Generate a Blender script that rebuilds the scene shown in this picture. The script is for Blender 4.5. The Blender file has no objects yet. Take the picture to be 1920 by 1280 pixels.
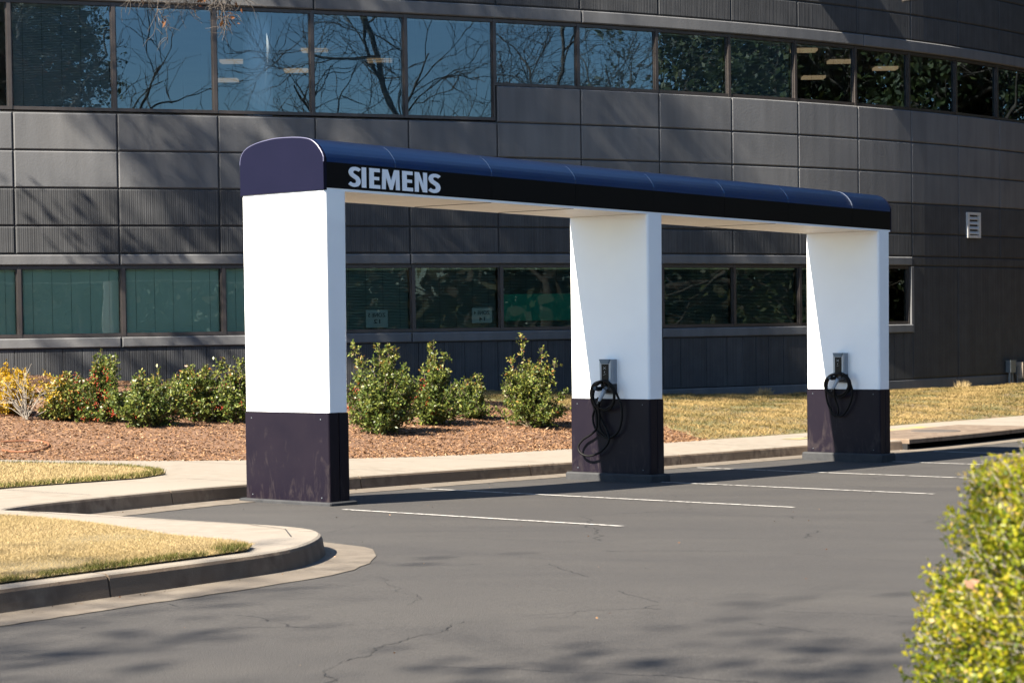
import bpy, bmesh, math, random
import numpy as np
from mathutils import Vector, Matrix
from mathutils.geometry import delaunay_2d_cdt
from mathutils.bvhtree import BVHTree
PI = math.pi
R = random.Random(7)
NR = np.random.RandomState(11)
S = bpy.context.scene
C = S.collection

# ------------------------------------------------------------------ camera
F_PX, PIT, ROLL = 4044.6, -0.036, 0.0136
cam_d = bpy.data.cameras.new('camera')
cam = bpy.data.objects.new('camera', cam_d); C.objects.link(cam)
cam_d.sensor_width = 36.0; cam_d.lens = F_PX / 1920 * 36
cam_d.shift_y = 106.4 / 1920; cam_d.clip_start = 0.1; cam_d.clip_end = 600
cp, sp = math.cos(PIT), math.sin(PIT); cr, sr = math.cos(ROLL), math.sin(ROLL)
ex = Vector((1, 0, 0)); fw = Vector((0, cp, sp)); eu = Vector((0, -sp, cp))
rt = ex * cr - eu * sr; up = ex * sr + eu * cr
M = Matrix((rt, up, -fw)).transposed().to_4x4(); M.translation = (0, 0, 1.7)
cam.matrix_world = M
cam_d.dof.use_dof = True; cam_d.dof.focus_distance = 24.0; cam_d.dof.aperture_fstop = 7.5
S.camera = cam

# ------------------------------------------------------------------ sky, sun, exposure
SUN_B, SUN_E = math.radians(226.0), math.radians(42.0)      # bearing from +Y towards +X, elevation
w = bpy.data.worlds.new('World'); S.world = w; w.use_nodes = True
nt = w.node_tree; bg = nt.nodes['Background']
sk = nt.nodes.new('ShaderNodeTexSky'); sk.sky_type = 'NISHITA'; sk.sun_disc = False
sk.sun_elevation = SUN_E; sk.sun_rotation = SUN_B; sk.air_density = 1.0; sk.dust_density = 0.3; sk.ozone_density = 3.0
mxw = nt.nodes.new('ShaderNodeMixRGB'); mxw.blend_type = 'MULTIPLY'; mxw.inputs[0].default_value = 1; mxw.inputs[2].default_value = (.85, .98, 1.07, 1)
nt.links.new(sk.outputs[0], mxw.inputs[1]); nt.links.new(mxw.outputs[0], bg.inputs[0]); bg.inputs[1].default_value = 0.05
sd = bpy.data.lights.new('sun', 'SUN'); sd.energy = 5.0; sd.angle = math.radians(0.53); sd.color = (1.0, 0.91, 0.775)
sun = bpy.data.objects.new('sun', sd); C.objects.link(sun)
sv = Vector((math.sin(SUN_B) * math.cos(SUN_E), math.cos(SUN_B) * math.cos(SUN_E), math.sin(SUN_E)))
sun.rotation_euler = (-sv).to_track_quat('-Z', 'Y').to_euler(); sun.location = sv * 60
S.view_settings.view_transform = 'Standard'; S.view_settings.look = 'None'
S.view_settings.exposure = 2.3; S.view_settings.gamma = 1.0
S.cycles.max_bounces = 8; S.cycles.transparent_max_bounces = 16

# ------------------------------------------------------------------ helpers
ORIG = {}
def tag(o, label=None, cat=None, group=None, kind=None):
    if label: o['label'] = label
    if cat: o['category'] = cat
    if group: o['group'] = group
    if kind: o['kind'] = kind
    return o
def empty(name, loc, label, cat, group=None):
    o = bpy.data.objects.new(name, None); C.objects.link(o); o.location = loc; o.empty_display_size = .2
    ORIG[o] = Vector(loc); return tag(o, label, cat, group)
def obj(name, verts, faces, mats, parent=None, origin=None, mi=None, smooth=False, uv=None, tint=None):
    """links one mesh object; verts are world coordinates"""
    verts = np.asarray(verts, dtype=np.float64).reshape(-1, 3)
    og = ORIG[parent] if parent is not None else Vector(origin if origin is not None else (0, 0, 0))
    me = bpy.data.meshes.new(name)
    vv = verts - np.array(og)
    if isinstance(faces, np.ndarray):
        k = faces.shape[1]; n = len(faces)
        me.vertices.add(len(vv)); me.vertices.foreach_set('co', vv.astype(np.float32).ravel())
        me.loops.add(n * k); me.loops.foreach_set('vertex_index', faces.astype(np.int32).ravel())
        me.polygons.add(n); me.polygons.foreach_set('loop_start', np.arange(0, n * k, k, dtype=np.int32))
        me.polygons.foreach_set('loop_total', np.full(n, k, dtype=np.int32))
        me.update(calc_edges=True)
    else:
        me.from_pydata([tuple(v) for v in vv], [], [tuple(f) for f in faces])
    if not isinstance(mats, (list, tuple)): mats = [mats]
    for m in mats: me.materials.append(m)
    if mi is not None: me.polygons.foreach_set('material_index', np.asarray(mi, dtype=np.int32))
    if smooth: me.polygons.foreach_set('use_smooth', np.ones(len(me.polygons), dtype=bool))
    if uv is not None:
        ul = me.uv_layers.new(name='UVMap'); li = np.zeros(len(me.loops), dtype=np.int32)
        me.loops.foreach_get('vertex_index', li); ul.data.foreach_set('uv', np.asarray(uv, dtype=np.float32)[li].ravel())
    if tint is not None:
        at = me.attributes.new('tint', 'FLOAT', 'FACE'); at.data.foreach_set('value', np.asarray(tint, dtype=np.float32))
    me.validate(clean_customdata=False); me.update()
    o = bpy.data.objects.new(name, me); C.objects.link(o)
    if parent is not None:
        o.parent = parent
        # all parts share the root's origin
        ORIG[o] = og
    else:
        o.location = og; ORIG[o] = og
    return o
class MB:
    def __init__(s): s.v = []; s.f = []; s.m = []; s.uv = []
    def add(s, vs, fs, m=0, uv=None):
        b = len(s.v); s.v += [tuple(v) for v in vs]; s.f += [tuple(i + b for i in f) for f in fs]; s.m += [m] * len(fs)
        s.uv += list(uv) if uv is not None else [(0, 0)] * len(vs)
    def box(s, P, m=0):      # P: 8 points, bottom ring 0-3, top ring 4-7
        s.add(P, [(3, 2, 1, 0), (4, 5, 6, 7), (0, 1, 5, 4), (1, 2, 6, 5), (2, 3, 7, 6), (3, 0, 4, 7)], m)
    def abox(s, x0, x1, y0, y1, z0, z1, m=0, fn=None):
        P = [(x0, y0, z0), (x1, y0, z0), (x1, y1, z0), (x0, y1, z0), (x0, y0, z1), (x1, y0, z1), (x1, y1, z1), (x0, y1, z1)]
        if fn: P = [fn(*p) for p in P]
        s.box(P, m)
    def tube(s, pts, r, n=6, m=0, cap=True):
        pts = [Vector(p) for p in pts]; rr = r if hasattr(r, '__len__') else [r] * len(pts)
        vs = []; fs = []
        t0 = (pts[1] - pts[0]).normalized(); a = t0.orthogonal().normalized()
        for i, p in enumerate(pts):
            t = (pts[min(i + 1, len(pts) - 1)] - pts[max(i - 1, 0)])
            t = t.normalized() if t.length > 1e-9 else t0
            a = (a - t * a.dot(t)); a = a.normalized() if a.length > 1e-6 else t.orthogonal().normalized()
            b = t.cross(a)
            for k in range(n):
                q = 2 * PI * k / n; vs.append(p + (a * math.cos(q) + b * math.sin(q)) * rr[i])
        for i in range(len(pts) - 1):
            for k in range(n):
                k2 = (k + 1) % n; fs.append((i * n + k, i * n + k2, (i + 1) * n + k2, (i + 1) * n + k))
        if cap: fs.append(tuple(range(n))[::-1]); fs.append(tuple(range((len(pts) - 1) * n, len(pts) * n)))
        s.add(vs, fs, m)
    def build(s, name, mats, parent=None, origin=None, smooth=False, **k):
        return obj(name, s.v, s.f, mats, parent, origin, mi=s.m, smooth=smooth, uv=s.uv, **k)

# ------------------------------------------------------------------ materials
def N(nt, t, **kw):
    n = nt.nodes.new(t)
    for k, v in kw.items():
        if k.startswith('_'): setattr(n, k[1:], v)
        else: n.inputs[k.replace('9', ' ')].default_value = v
    return n
def mat(name, c1, c2=None, scale=5.0, rough=0.7, bump=0.0, bscale=60.0, spec=0.5, metal=0.0, detail=6, stretch=None, coord='Object', c3=None, s3=0.6, coat=0.0, w2=(0.35, 0.65)):
    m = bpy.data.materials.new(name); m.use_nodes = True; nt = m.node_tree; b = nt.nodes['Principled BSDF']
    b.inputs['Roughness'].default_value = rough; b.inputs['Metallic'].default_value = metal
    b.inputs['Specular IOR Level'].default_value = spec; b.inputs['Coat Weight'].default_value = coat
    tc = N(nt, 'ShaderNodeTexCoord'); mp = N(nt, 'ShaderNodeMapping'); nt.links.new(tc.outputs[coord], mp.inputs[0])
    if stretch: mp.inputs['Scale'].default_value = stretch
    if c2 is None: b.inputs['Base Color'].default_value = (*c1, 1)
    else:
        no = N(nt, 'ShaderNodeTexNoise'); no.inputs['Scale'].default_value = scale; no.inputs['Detail'].default_value = detail
        nt.links.new(mp.outputs[0], no.inputs['Vector'])
        rp = N(nt, 'ShaderNodeValToRGB'); rp.color_ramp.elements[0].position = w2[0]; rp.color_ramp.elements[1].position = w2[1]
        rp.color_ramp.elements[0].color = (*c1, 1); rp.color_ramp.elements[1].color = (*c2, 1)
        nt.links.new(no.outputs[0], rp.inputs[0]); out = rp.outputs[0]
        if c3 is not None:
            n3 = N(nt, 'ShaderNodeTexNoise'); n3.inputs['Scale'].default_value = s3; n3.inputs['Detail'].default_value = 4
            nt.links.new(tc.outputs[coord], n3.inputs['Vector'])
            r3 = N(nt, 'ShaderNodeValToRGB'); r3.color_ramp.elements[0].position = .42; r3.color_ramp.elements[1].position = .62
            nt.links.new(n3.outputs[0], r3.inputs[0])
            mx = N(nt, 'ShaderNodeMixRGB'); nt.links.new(r3.outputs[0], mx.inputs[0]); nt.links.new(out, mx.inputs[1]); mx.inputs[2].default_value = (*c3, 1)
            out = mx.outputs[0]
        nt.links.new(out, b.inputs['Base Color'])
    if bump:
        nb = N(nt, 'ShaderNodeTexNoise'); nb.inputs['Scale'].default_value = bscale; nb.inputs['Detail'].default_value = 4
        nt.links.new(mp.outputs[0], nb.inputs['Vector'])
        bp = N(nt, 'ShaderNodeBump'); bp.inputs['Strength'].default_value = bump; bp.inputs['Distance'].default_value = 0.01
        nt.links.new(nb.outputs[0], bp.inputs['Height']); nt.links.new(bp.outputs[0], b.inputs['Normal'])
    return m
def leaf_mat(name, stops, rough=0.45, trans=0.35, spec=0.5):
    """leaf colours vary from leaf to leaf (face attribute)"""
    m = bpy.data.materials.new(name); m.use_nodes = True; nt = m.node_tree; b = nt.nodes['Principled BSDF']
    at = N(nt, 'ShaderNodeAttribute'); at.attribute_name = 'tint'
    rp = N(nt, 'ShaderNodeValToRGB')
    while len(rp.color_ramp.elements) < len(stops): rp.color_ramp.elements.new(0.5)
    for e, (p, c) in zip(rp.color_ramp.elements, stops): e.position = p; e.color = (*c, 1)
    nt.links.new(at.outputs['Fac'], rp.inputs[0]); nt.links.new(rp.outputs[0], b.inputs['Base Color'])
    b.inputs['Roughness'].default_value = rough; b.inputs['Specular IOR Level'].default_value = spec
    if trans:
        tr = N(nt, 'ShaderNodeBsdfTranslucent'); nt.links.new(rp.outputs[0], tr.inputs[0])
        mx = N(nt, 'ShaderNodeMixShader'); mx.inputs[0].default_value = trans
        nt.links.new(b.outputs[0], mx.inputs[1]); nt.links.new(tr.outputs[0], mx.inputs[2])
        nt.links.new(mx.outputs[0], nt.nodes['Material Output'].inputs[0])
    return m
def glass_mat(name, tint, refl, f0=0.10):
    m = bpy.data.materials.new(name); m.use_nodes = True; nt = m.node_tree
    nt.nodes.remove(nt.nodes['Principled BSDF'])
    t = N(nt, 'ShaderNodeBsdfTransparent'); t.inputs[0].default_value = (*tint, 1)
    g = N(nt, 'ShaderNodeBsdfGlossy'); g.inputs[0].default_value = (*refl, 1); g.inputs['Roughness'].default_value = 0.004
    tc = N(nt, 'ShaderNodeTexCoord'); no = N(nt, 'ShaderNodeTexNoise'); no.inputs['Scale'].default_value = 1.2; no.inputs['Detail'].default_value = 1
    bp = N(nt, 'ShaderNodeBump'); bp.inputs['Strength'].default_value = 0.10; bp.inputs['Distance'].default_value = 0.02
    nt.links.new(tc.outputs['Object'], no.inputs['Vector']); nt.links.new(no.outputs[0], bp.inputs['Height']); nt.links.new(bp.outputs[0], g.inputs['Normal'])
    lw = N(nt, 'ShaderNodeFresnel'); lw.inputs[0].default_value = 1.5
    ma = N(nt, 'ShaderNodeMath'); ma.operation = 'MULTIPLY_ADD'; ma.inputs[1].default_value = 1.0; ma.inputs[2].default_value = f0; ma.use_clamp = True
    nt.links.new(lw.outputs[0], ma.inputs[0])
    mx = N(nt, 'ShaderNodeMixShader'); nt.links.new(ma.outputs[0], mx.inputs[0]); nt.links.new(t.outputs[0], mx.inputs[1]); nt.links.new(g.outputs[0], mx.inputs[2])
    nt.links.new(mx.outputs[0], nt.nodes['Material Output'].inputs[0])
    return m
def ribbed(name, c1, c2):
    m = mat(name, c1, c2, scale=3.0, rough=0.85, spec=0.3, coord='UV')
    nt = m.node_tree; b = nt.nodes['Principled BSDF']; tc = [n for n in nt.nodes if n.type == 'TEX_COORD'][0]
    src = b.inputs['Base Color'].links[0].from_socket
    mp = N(nt, 'ShaderNodeMapping'); mp.inputs['Scale'].default_value = (26, .22, 1); nt.links.new(tc.outputs['UV'], mp.inputs[0])
    n1 = N(nt, 'ShaderNodeTexNoise'); n1.inputs['Scale'].default_value = 1.0; n1.inputs['Detail'].default_value = 5; nt.links.new(mp.outputs[0], n1.inputs['Vector'])
    wv = N(nt, 'ShaderNodeTexWave'); wv.inputs['Scale'].default_value = 8.2; wv.inputs['Distortion'].default_value = .4; wv.inputs['Detail'].default_value = 1
    nt.links.new(tc.outputs['UV'], wv.inputs['Vector'])
    ad = N(nt, 'ShaderNodeMath'); ad.operation = 'MULTIPLY_ADD'; ad.inputs[1].default_value = .22; nt.links.new(wv.outputs[0], ad.inputs[0]); nt.links.new(n1.outputs[0], ad.inputs[2])
    # rib crowns are a little paler than the flutes between them
    rp = N(nt, 'ShaderNodeValToRGB'); rp.color_ramp.elements[0].position = .45; rp.color_ramp.elements[1].position = .95
    rp.color_ramp.elements[0].color = (.80, .80, .80, 1); rp.color_ramp.elements[1].color = (1.25, 1.25, 1.25, 1)
    nt.links.new(ad.outputs[0], rp.inputs[0])
    mu = N(nt, 'ShaderNodeMixRGB'); mu.blend_type = 'MULTIPLY'; mu.inputs[0].default_value = 1
    nt.links.new(src, mu.inputs[1]); nt.links.new(rp.outputs[0], mu.inputs[2]); nt.links.new(mu.outputs[0], b.inputs['Base Color'])
    bp = N(nt, 'ShaderNodeBump'); bp.inputs['Strength'].default_value = .8; bp.inputs['Distance'].default_value = .012
    nt.links.new(ad.outputs[0], bp.inputs['Height']); nt.links.new(bp.outputs[0], b.inputs['Normal'])
    return m

m_smooth = mat('smooth_wall_paint', (.100, .101, .104), (.116, .116, .117), scale=.8, rough=.88, bump=.22, bscale=26, spec=.12, c3=(.090, .092, .096), s3=.35)
m_rib = ribbed('ribbed_wall_paint', (.036, .0375, .040), (.044, .0455, .048))
m_groove = mat('joint_shadow_gap', (0.012, 0.012, 0.0128), rough=.9)
m_frame = mat('bronze_frame', (0.0225, 0.019, 0.0175), (0.03, 0.025, 0.0235), scale=8, rough=.45)
m_glass_u = glass_mat('blue_solar_glass', (.52, .60, .64), (.52, .68, .78), .12)
m_glass_l = glass_mat('green_tinted_glass', (.66, .82, .75), (.75, .85, .85), .02)
m_blind = mat('blind_slats', (0.54, 0.576, 0.513), (0.594, 0.621, 0.558), scale=2, rough=.6)
m_int = mat('interior_plaster', (.45, .46, .47), (.5, .5, .5), scale=1, rough=.9)
m_pillar = mat('interior_white_paint', (.86, .88, .88), rough=.8)
m_white = mat('white_panel_paint', (.76, .77, .77), (.80, .81, .80), scale=1.5, rough=.42, bump=.02, bscale=3, coat=.3)
m_soffit = mat('soffit_plank', (0.7178, 0.679, 0.6111), (0.776, 0.7372, 0.6693), scale=3, rough=.5)
m_blue = mat('deep_blue_gloss', (.006, .038, .135), (.008, .044, .15), scale=2.2, rough=.32, spec=.22, c3=(.009, .046, .14), s3=3)
m_seam = mat('seam_sealant', (.10, .12, .16), rough=.5)
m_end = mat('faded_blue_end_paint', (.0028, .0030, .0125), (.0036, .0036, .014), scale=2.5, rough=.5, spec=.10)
m_black = mat('black_fascia', (0.0024, 0.0024, 0.0028), (0.0032, 0.0028, 0.0032), scale=2, rough=.45, spec=.08)
m_letter = mat('letter_white', (.80, .82, .84), rough=.45)
m_skirt = mat('purple_brown_skirt', (.0052, .0036, .0078), (.0070, .0048, .0090), scale=3, rough=.45, spec=.14)
m_plinth = mat('painted_plinth', (0.012, 0.013, 0.015), (0.0225, 0.023, 0.0245), scale=9, rough=.8, bump=.4, bscale=40)
m_silver = mat('silver_plastic', (0.252, 0.276, 0.3), (0.276, 0.3, 0.324), scale=6, rough=.35, metal=.25)
m_chblue = mat('blue_grey_plastic', (0.06, 0.114, 0.162), rough=.3)
m_chblack = mat('black_plastic', (0.006, 0.006, 0.0065), (0.01, 0.01, 0.0105), scale=20, rough=.35)
m_screen = mat('screen_glass', (0.003, 0.003, 0.0035), rough=.3, spec=.15)
m_cable = mat('cable_rubber', (.0022, .0022, .0024), (.0036, .0036, .0038), scale=30, rough=.55, spec=.15)
m_conn = mat('pale_connector', (0.252, 0.288, 0.33), rough=.4)
m_conc = mat('concrete_pale', (0.1512, 0.1281, 0.0987), (0.1932, 0.1659, 0.1323), scale=7, rough=.9, bump=.25, bscale=120, c3=(0.1806, 0.1554, 0.1239), s3=.5)
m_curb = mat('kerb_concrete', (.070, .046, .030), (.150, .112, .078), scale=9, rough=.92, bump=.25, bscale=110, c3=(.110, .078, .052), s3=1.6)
m_gut = mat('gutter_concrete', (0.0792, 0.063, 0.0468), (0.1188, 0.099, 0.0756), scale=7, rough=.92, bump=.4, bscale=90, c3=(0.0972, 0.0792, 0.0594), s3=1.2)
m_line = mat('worn_white_line', (.07, .067, .062), (.34, .325, .30), scale=20, rough=.85, w2=(.36, .47))
m_yellow = mat('worn_yellow_paint', (0.1764, 0.1554, 0.1134), (0.2604, 0.1974, 0.0546), scale=5, rough=.85)
m_crack = mat('dark_crack', (0.007, 0.007, 0.007), rough=.95)
m_mulch = mat('mulch_ground', (.058, .028, .013), (.15, .080, .042), scale=38, rough=.95, bump=1.0, bscale=60, c3=(.115, .060, .030), s3=1.4)
m_turf = mat('dry_turf_soil', (0.114, 0.0855, 0.038), (0.152, 0.1216, 0.0608), scale=30, rough=.95, bump=.8, bscale=60)
m_turf2 = mat('rough_dormant_ground', (0.076, 0.0475, 0.019), (0.1368, 0.1026, 0.0456), scale=6, rough=.95, bump=1.0, bscale=30, c3=(0.076, 0.0703, 0.0228), s3=1.1)
m_bark = mat('grey_bark', (0.035, 0.0275, 0.0225), (0.07, 0.0575, 0.0475), scale=7, rough=.9, stretch=(1, 1, .25), bump=.6, bscale=30)
m_stem = mat('shrub_stem', (0.08, 0.06, 0.04), (0.13, 0.1, 0.07), scale=20, rough=.85)
m_pale = mat('pale_bare_stem', (0.1764, 0.1512, 0.1218), (0.2184, 0.1932, 0.1596), scale=20, rough=.8)
m_metal = mat('galvanised_metal', (0.104, 0.1235, 0.1365), (0.143, 0.1625, 0.1755), scale=14, rough=.5, metal=.5)
m_boxbeige = mat('beige_enclosure', (0.221, 0.1755, 0.13), (0.247, 0.2015, 0.156), scale=4, rough=.6)
m_vent = mat('aluminium_vent', (0.375, 0.375, 0.3675), (0.42, 0.42, 0.4125), scale=8, rough=.5)
m_hose = mat('terracotta_hose', (0.136, 0.052, 0.02), rough=.6)
m_green = mat('green_board', (0., 0.156, 0.114), rough=.7)
m_signrefl = mat('sign_reflection_white', (0.3, 0.31, 0.32), rough=.7)
m_ink = mat('dark_lettering', (.03, .03, .035), rough=.7)
def emit(name, col, s):
    m = bpy.data.materials.new(name); m.use_nodes = True; b = m.node_tree.nodes['Principled BSDF']
    b.inputs['Emission Color'].default_value = (*col, 1); b.inputs['Emission Strength'].default_value = s
    b.inputs['Base Color'].default_value = (.8, .8, .8, 1); return m
m_lamp = emit('ceiling_lamp', (1, .66, .36), .085)

def panel_tone(m, lo, hi):
    nt = m.node_tree; b = nt.nodes['Principled BSDF']; src = b.inputs['Base Color'].links[0].from_socket
    at = N(nt, 'ShaderNodeAttribute'); at.attribute_name = 'tint'
    mr = N(nt, 'ShaderNodeMapRange'); mr.inputs['To Min'].default_value = lo; mr.inputs['To Max'].default_value = hi; nt.links.new(at.outputs['Fac'], mr.inputs[0])
    # rain marks running down the face
    tc = N(nt, 'ShaderNodeTexCoord'); mp = N(nt, 'ShaderNodeMapping'); mp.inputs['Scale'].default_value = (3.2, .35, 1); nt.links.new(tc.outputs['UV'], mp.inputs[0])
    no = N(nt, 'ShaderNodeTexNoise'); no.inputs['Scale'].default_value = 1.3; no.inputs['Detail'].default_value = 5; nt.links.new(mp.outputs[0], no.inputs['Vector'])
    m2 = N(nt, 'ShaderNodeMapRange'); m2.inputs['From Min'].default_value = .35; m2.inputs['From Max'].default_value = .65; m2.inputs['To Min'].default_value = .90; m2.inputs['To Max'].default_value = 1.07; nt.links.new(no.outputs[0], m2.inputs[0])
    mm = N(nt, 'ShaderNodeMath'); mm.operation = 'MULTIPLY'; nt.links.new(mr.outputs[0], mm.inputs[0]); nt.links.new(m2.outputs[0], mm.inputs[1])
    mu = N(nt, 'ShaderNodeMixRGB'); mu.blend_type = 'MULTIPLY'; mu.inputs[0].default_value = 1; nt.links.new(src, mu.inputs[1]); nt.links.new(mm.outputs[0], mu.inputs[2]); nt.links.new(mu.outputs[0], b.inputs['Base Color'])
panel_tone(m_smooth, .93, 1.07); panel_tone(m_rib, .90, 1.10)

# asphalt: weathered grey with fine aggregate, long pale tyre-polished streaks, a few dark specks
def asphalt():
    m = mat('weathered_asphalt', (.0280, .0264, .0254), (.0540, .0508, .0476), scale=130, rough=.86, bump=.55, bscale=150, spec=.25, detail=4)
    nt = m.node_tree; b = nt.nodes['Principled BSDF']; tc = [n for n in nt.nodes if n.type == 'TEX_COORD'][0]
    src = b.inputs['Base Color'].links[0].from_socket
    mp = N(nt, 'ShaderNodeMapping'); mp.inputs['Rotation'].default_value = (0, 0, math.radians(-28)); mp.inputs['Scale'].default_value = (.5, 1.4, 1)
    nt.links.new(tc.outputs['Object'], mp.inputs[0])
    n = N(nt, 'ShaderNodeTexNoise'); n.inputs['Scale'].default_value = .9; n.inputs['Detail'].default_value = 6; n.inputs['Roughness'].default_value = .62; n.inputs['Distortion'].default_value = .5
    nt.links.new(mp.outputs[0], n.inputs['Vector'])
    rp = N(nt, 'ShaderNodeValToRGB'); rp.color_ramp.elements[0].position = .32; rp.color_ramp.elements[1].position = .68
    rp.color_ramp.elements[0].color = (.88, .88, .89, 1); rp.color_ramp.elements[1].color = (1.13, 1.12, 1.09, 1); nt.links.new(n.outputs[0], rp.inputs[0])
    mu = N(nt, 'ShaderNodeMixRGB'); mu.blend_type = 'MULTIPLY'; mu.inputs[0].default_value = 1; nt.links.new(src, mu.inputs[1]); nt.links.new(rp.outputs[0], mu.inputs[2])
    # fine light stones
    vo = N(nt, 'ShaderNodeTexVoronoi'); vo.inputs['Scale'].default_value = 55; nt.links.new(tc.outputs['Object'], vo.inputs['Vector'])
    lt = N(nt, 'ShaderNodeMath'); lt.operation = 'LESS_THAN'; lt.inputs[1].default_value = .085; nt.links.new(vo.outputs['Distance'], lt.inputs[0])
    vc = N(nt, 'ShaderNodeSeparateColor'); nt.links.new(vo.outputs['Color'], vc.inputs[0])
    gt = N(nt, 'ShaderNodeMath'); gt.operation = 'GREATER_THAN'; gt.inputs[1].default_value = .93; nt.links.new(vc.outputs[0], gt.inputs[0])
    an = N(nt, 'ShaderNodeMath'); an.operation = 'MULTIPLY'; nt.links.new(lt.outputs[0], an.inputs[0]); nt.links.new(gt.outputs[0], an.inputs[1])
    m3 = N(nt, 'ShaderNodeMixRGB'); nt.links.new(an.outputs[0], m3.inputs[0]); nt.links.new(mu.outputs[0], m3.inputs[1]); m3.inputs[2].default_value = (.20, .19, .175, 1)
    # hairline craze of old tarmac
    v2 = N(nt, 'ShaderNodeTexVoronoi'); v2.feature = 'DISTANCE_TO_EDGE'; v2.inputs['Scale'].default_value = .55
    n2 = N(nt, 'ShaderNodeTexNoise'); n2.inputs['Scale'].default_value = 2.2; n2.inputs['Detail'].default_value = 8; nt.links.new(tc.outputs['Object'], n2.inputs['Vector'])
    m2 = N(nt, 'ShaderNodeMixRGB'); m2.inputs[0].default_value = .22; nt.links.new(tc.outputs['Object'], m2.inputs[1]); nt.links.new(n2.outputs[1], m2.inputs[2]); nt.links.new(m2.outputs[0], v2.inputs['Vector'])
    l2 = N(nt, 'ShaderNodeMath'); l2.operation = 'LESS_THAN'; l2.inputs[1].default_value = .0022; nt.links.new(v2.outputs[0], l2.inputs[0])
    n4 = N(nt, 'ShaderNodeTexNoise'); n4.inputs['Scale'].default_value = .8; nt.links.new(tc.outputs['Object'], n4.inputs['Vector'])
    g4 = N(nt, 'ShaderNodeMath'); g4.operation = 'GREATER_THAN'; g4.inputs[1].default_value = .50; nt.links.new(n4.outputs[0], g4.inputs[0])
    a4 = N(nt, 'ShaderNodeMath'); a4.operation = 'MULTIPLY'; nt.links.new(l2.outputs[0], a4.inputs[0]); nt.links.new(g4.outputs[0], a4.inputs[1])
    m5 = N(nt, 'ShaderNodeMixRGB'); nt.links.new(a4.outputs[0], m5.inputs[0]); nt.links.new(m3.outputs[0], m5.inputs[1]); m5.inputs[2].default_value = (.016, .015, .015, 1)
    nt.links.new(m5.outputs[0], b.inputs['Base Color'])
    return m
m_asph = asphalt()

# dust and scuffs near the foot of the dark skirts
def add_dust(m):
    nt = m.node_tree; b = nt.nodes['Principled BSDF']; tc = [n for n in nt.nodes if n.type == 'TEX_COORD'][0]
    src = b.inputs['Base Color'].links[0].from_socket
    mp = N(nt, 'ShaderNodeMapping'); mp.inputs['Scale'].default_value = (5, 5, 1.6); mp.inputs['Rotation'].default_value = (.25, .35, 0); nt.links.new(tc.outputs['Object'], mp.inputs[0])
    n = N(nt, 'ShaderNodeTexNoise'); n.inputs['Scale'].default_value = 1.6; n.inputs['Detail'].default_value = 8; n.inputs['Roughness'].default_value = .7; n.inputs['Distortion'].default_value = 1.4; nt.links.new(mp.outputs[0], n.inputs['Vector'])
    se = N(nt, 'ShaderNodeSeparateXYZ'); nt.links.new(tc.outputs['Object'], se.inputs[0])
    mr = N(nt, 'ShaderNodeMapRange'); mr.inputs['From Min'].default_value = .05; mr.inputs['From Max'].default_value = .55; mr.inputs['To Min'].default_value = .10; mr.inputs['To Max'].default_value = -.02; nt.links.new(se.outputs[2], mr.inputs[0])
    ad = N(nt, 'ShaderNodeMath'); ad.operation = 'ADD'; nt.links.new(n.outputs[0], ad.inputs[0]); nt.links.new(mr.outputs[0], ad.inputs[1])
    rp = N(nt, 'ShaderNodeValToRGB'); rp.color_ramp.elements[0].position = .57; rp.color_ramp.elements[1].position = .74
    rp.color_ramp.elements[1].color = (.42, .42, .42, 1); nt.links.new(ad.outputs[0], rp.inputs[0])
    mx = N(nt, 'ShaderNodeMixRGB'); nt.links.new(rp.outputs[0], mx.inputs[0]); nt.links.new(src, mx.inputs[1]); mx.inputs[2].default_value = (.045, .036, .034, 1)
    nt.links.new(mx.outputs[0], b.inputs['Base Color'])
add_dust(m_skirt)

l_holly = leaf_mat('holly_leaf', [(0, (.020, .036, .008)), (.4, (.055, .082, .016)), (.75, (.140, .155, .030)), (.9, (.22, .19, .045)), (1, (.22, .085, .025))], rough=.40, trans=.25, spec=.30)
l_yellow = leaf_mat('yellow_leaf', [(0, (.06, .07, .008)), (.4, (.25, .18, .010)), (1, (.40, .24, .008))], rough=.5, trans=.4)
l_berry = leaf_mat('red_berry', [(0, (0.165, 0.011, 0.0044)), (1, (0.275, 0.0385, 0.011))], rough=.3, trans=0)
l_fg = leaf_mat('golden_privet_leaf', [(0, (.022, .052, .005)), (.3, (.085, .135, .008)), (.6, (.22, .235, .010)), (.9, (.36, .31, .014)), (1, (.38, .27, .06))], rough=.42, trans=.40, spec=.3)
l_grass = leaf_mat('straw_blade', [(0, (.10, .085, .025)), (.25, (.25, .185, .075)), (1, (.40, .305, .165))], rough=.75, trans=.3, spec=.2)
l_green = leaf_mat('green_blade', [(0, (.036, .050, .008)), (.5, (.085, .085, .016)), (1, (.24, .18, .07))], rough=.7, trans=.3, spec=.2)
l_wild = leaf_mat('dormant_blade', [(0, (.055, .056, .016)), (.3, (.155, .112, .040)), (1, (.32, .225, .095))], rough=.75, trans=.25, spec=.2)
l_chip = leaf_mat('wood_chip', [(0, (.045, .018, .008)), (.45, (.145, .075, .036)), (.85, (.25, .150, .080)), (1, (.36, .26, .18))], rough=.9, trans=0, spec=.2)
l_brown = leaf_mat('brown_oak_leaf', [(0, (0.054, 0.0203, 0.0081)), (.5, (0.126, 0.045, 0.0135)), (1, (0.171, 0.0765, 0.027))], rough=.6, trans=.35)
l_pine = leaf_mat('evergreen_leaf', [(0, (0.009, 0.0175, 0.005)), (.6, (0.025, 0.0425, 0.01)), (1, (0.065, 0.075, 0.015))], rough=.6, trans=.2)
l_dark = leaf_mat('dark_evergreen_leaf', [(0, (0.006, 0.015, 0.006)), (1, (0.025, 0.04, 0.01))], rough=.5, trans=.2)
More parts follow.
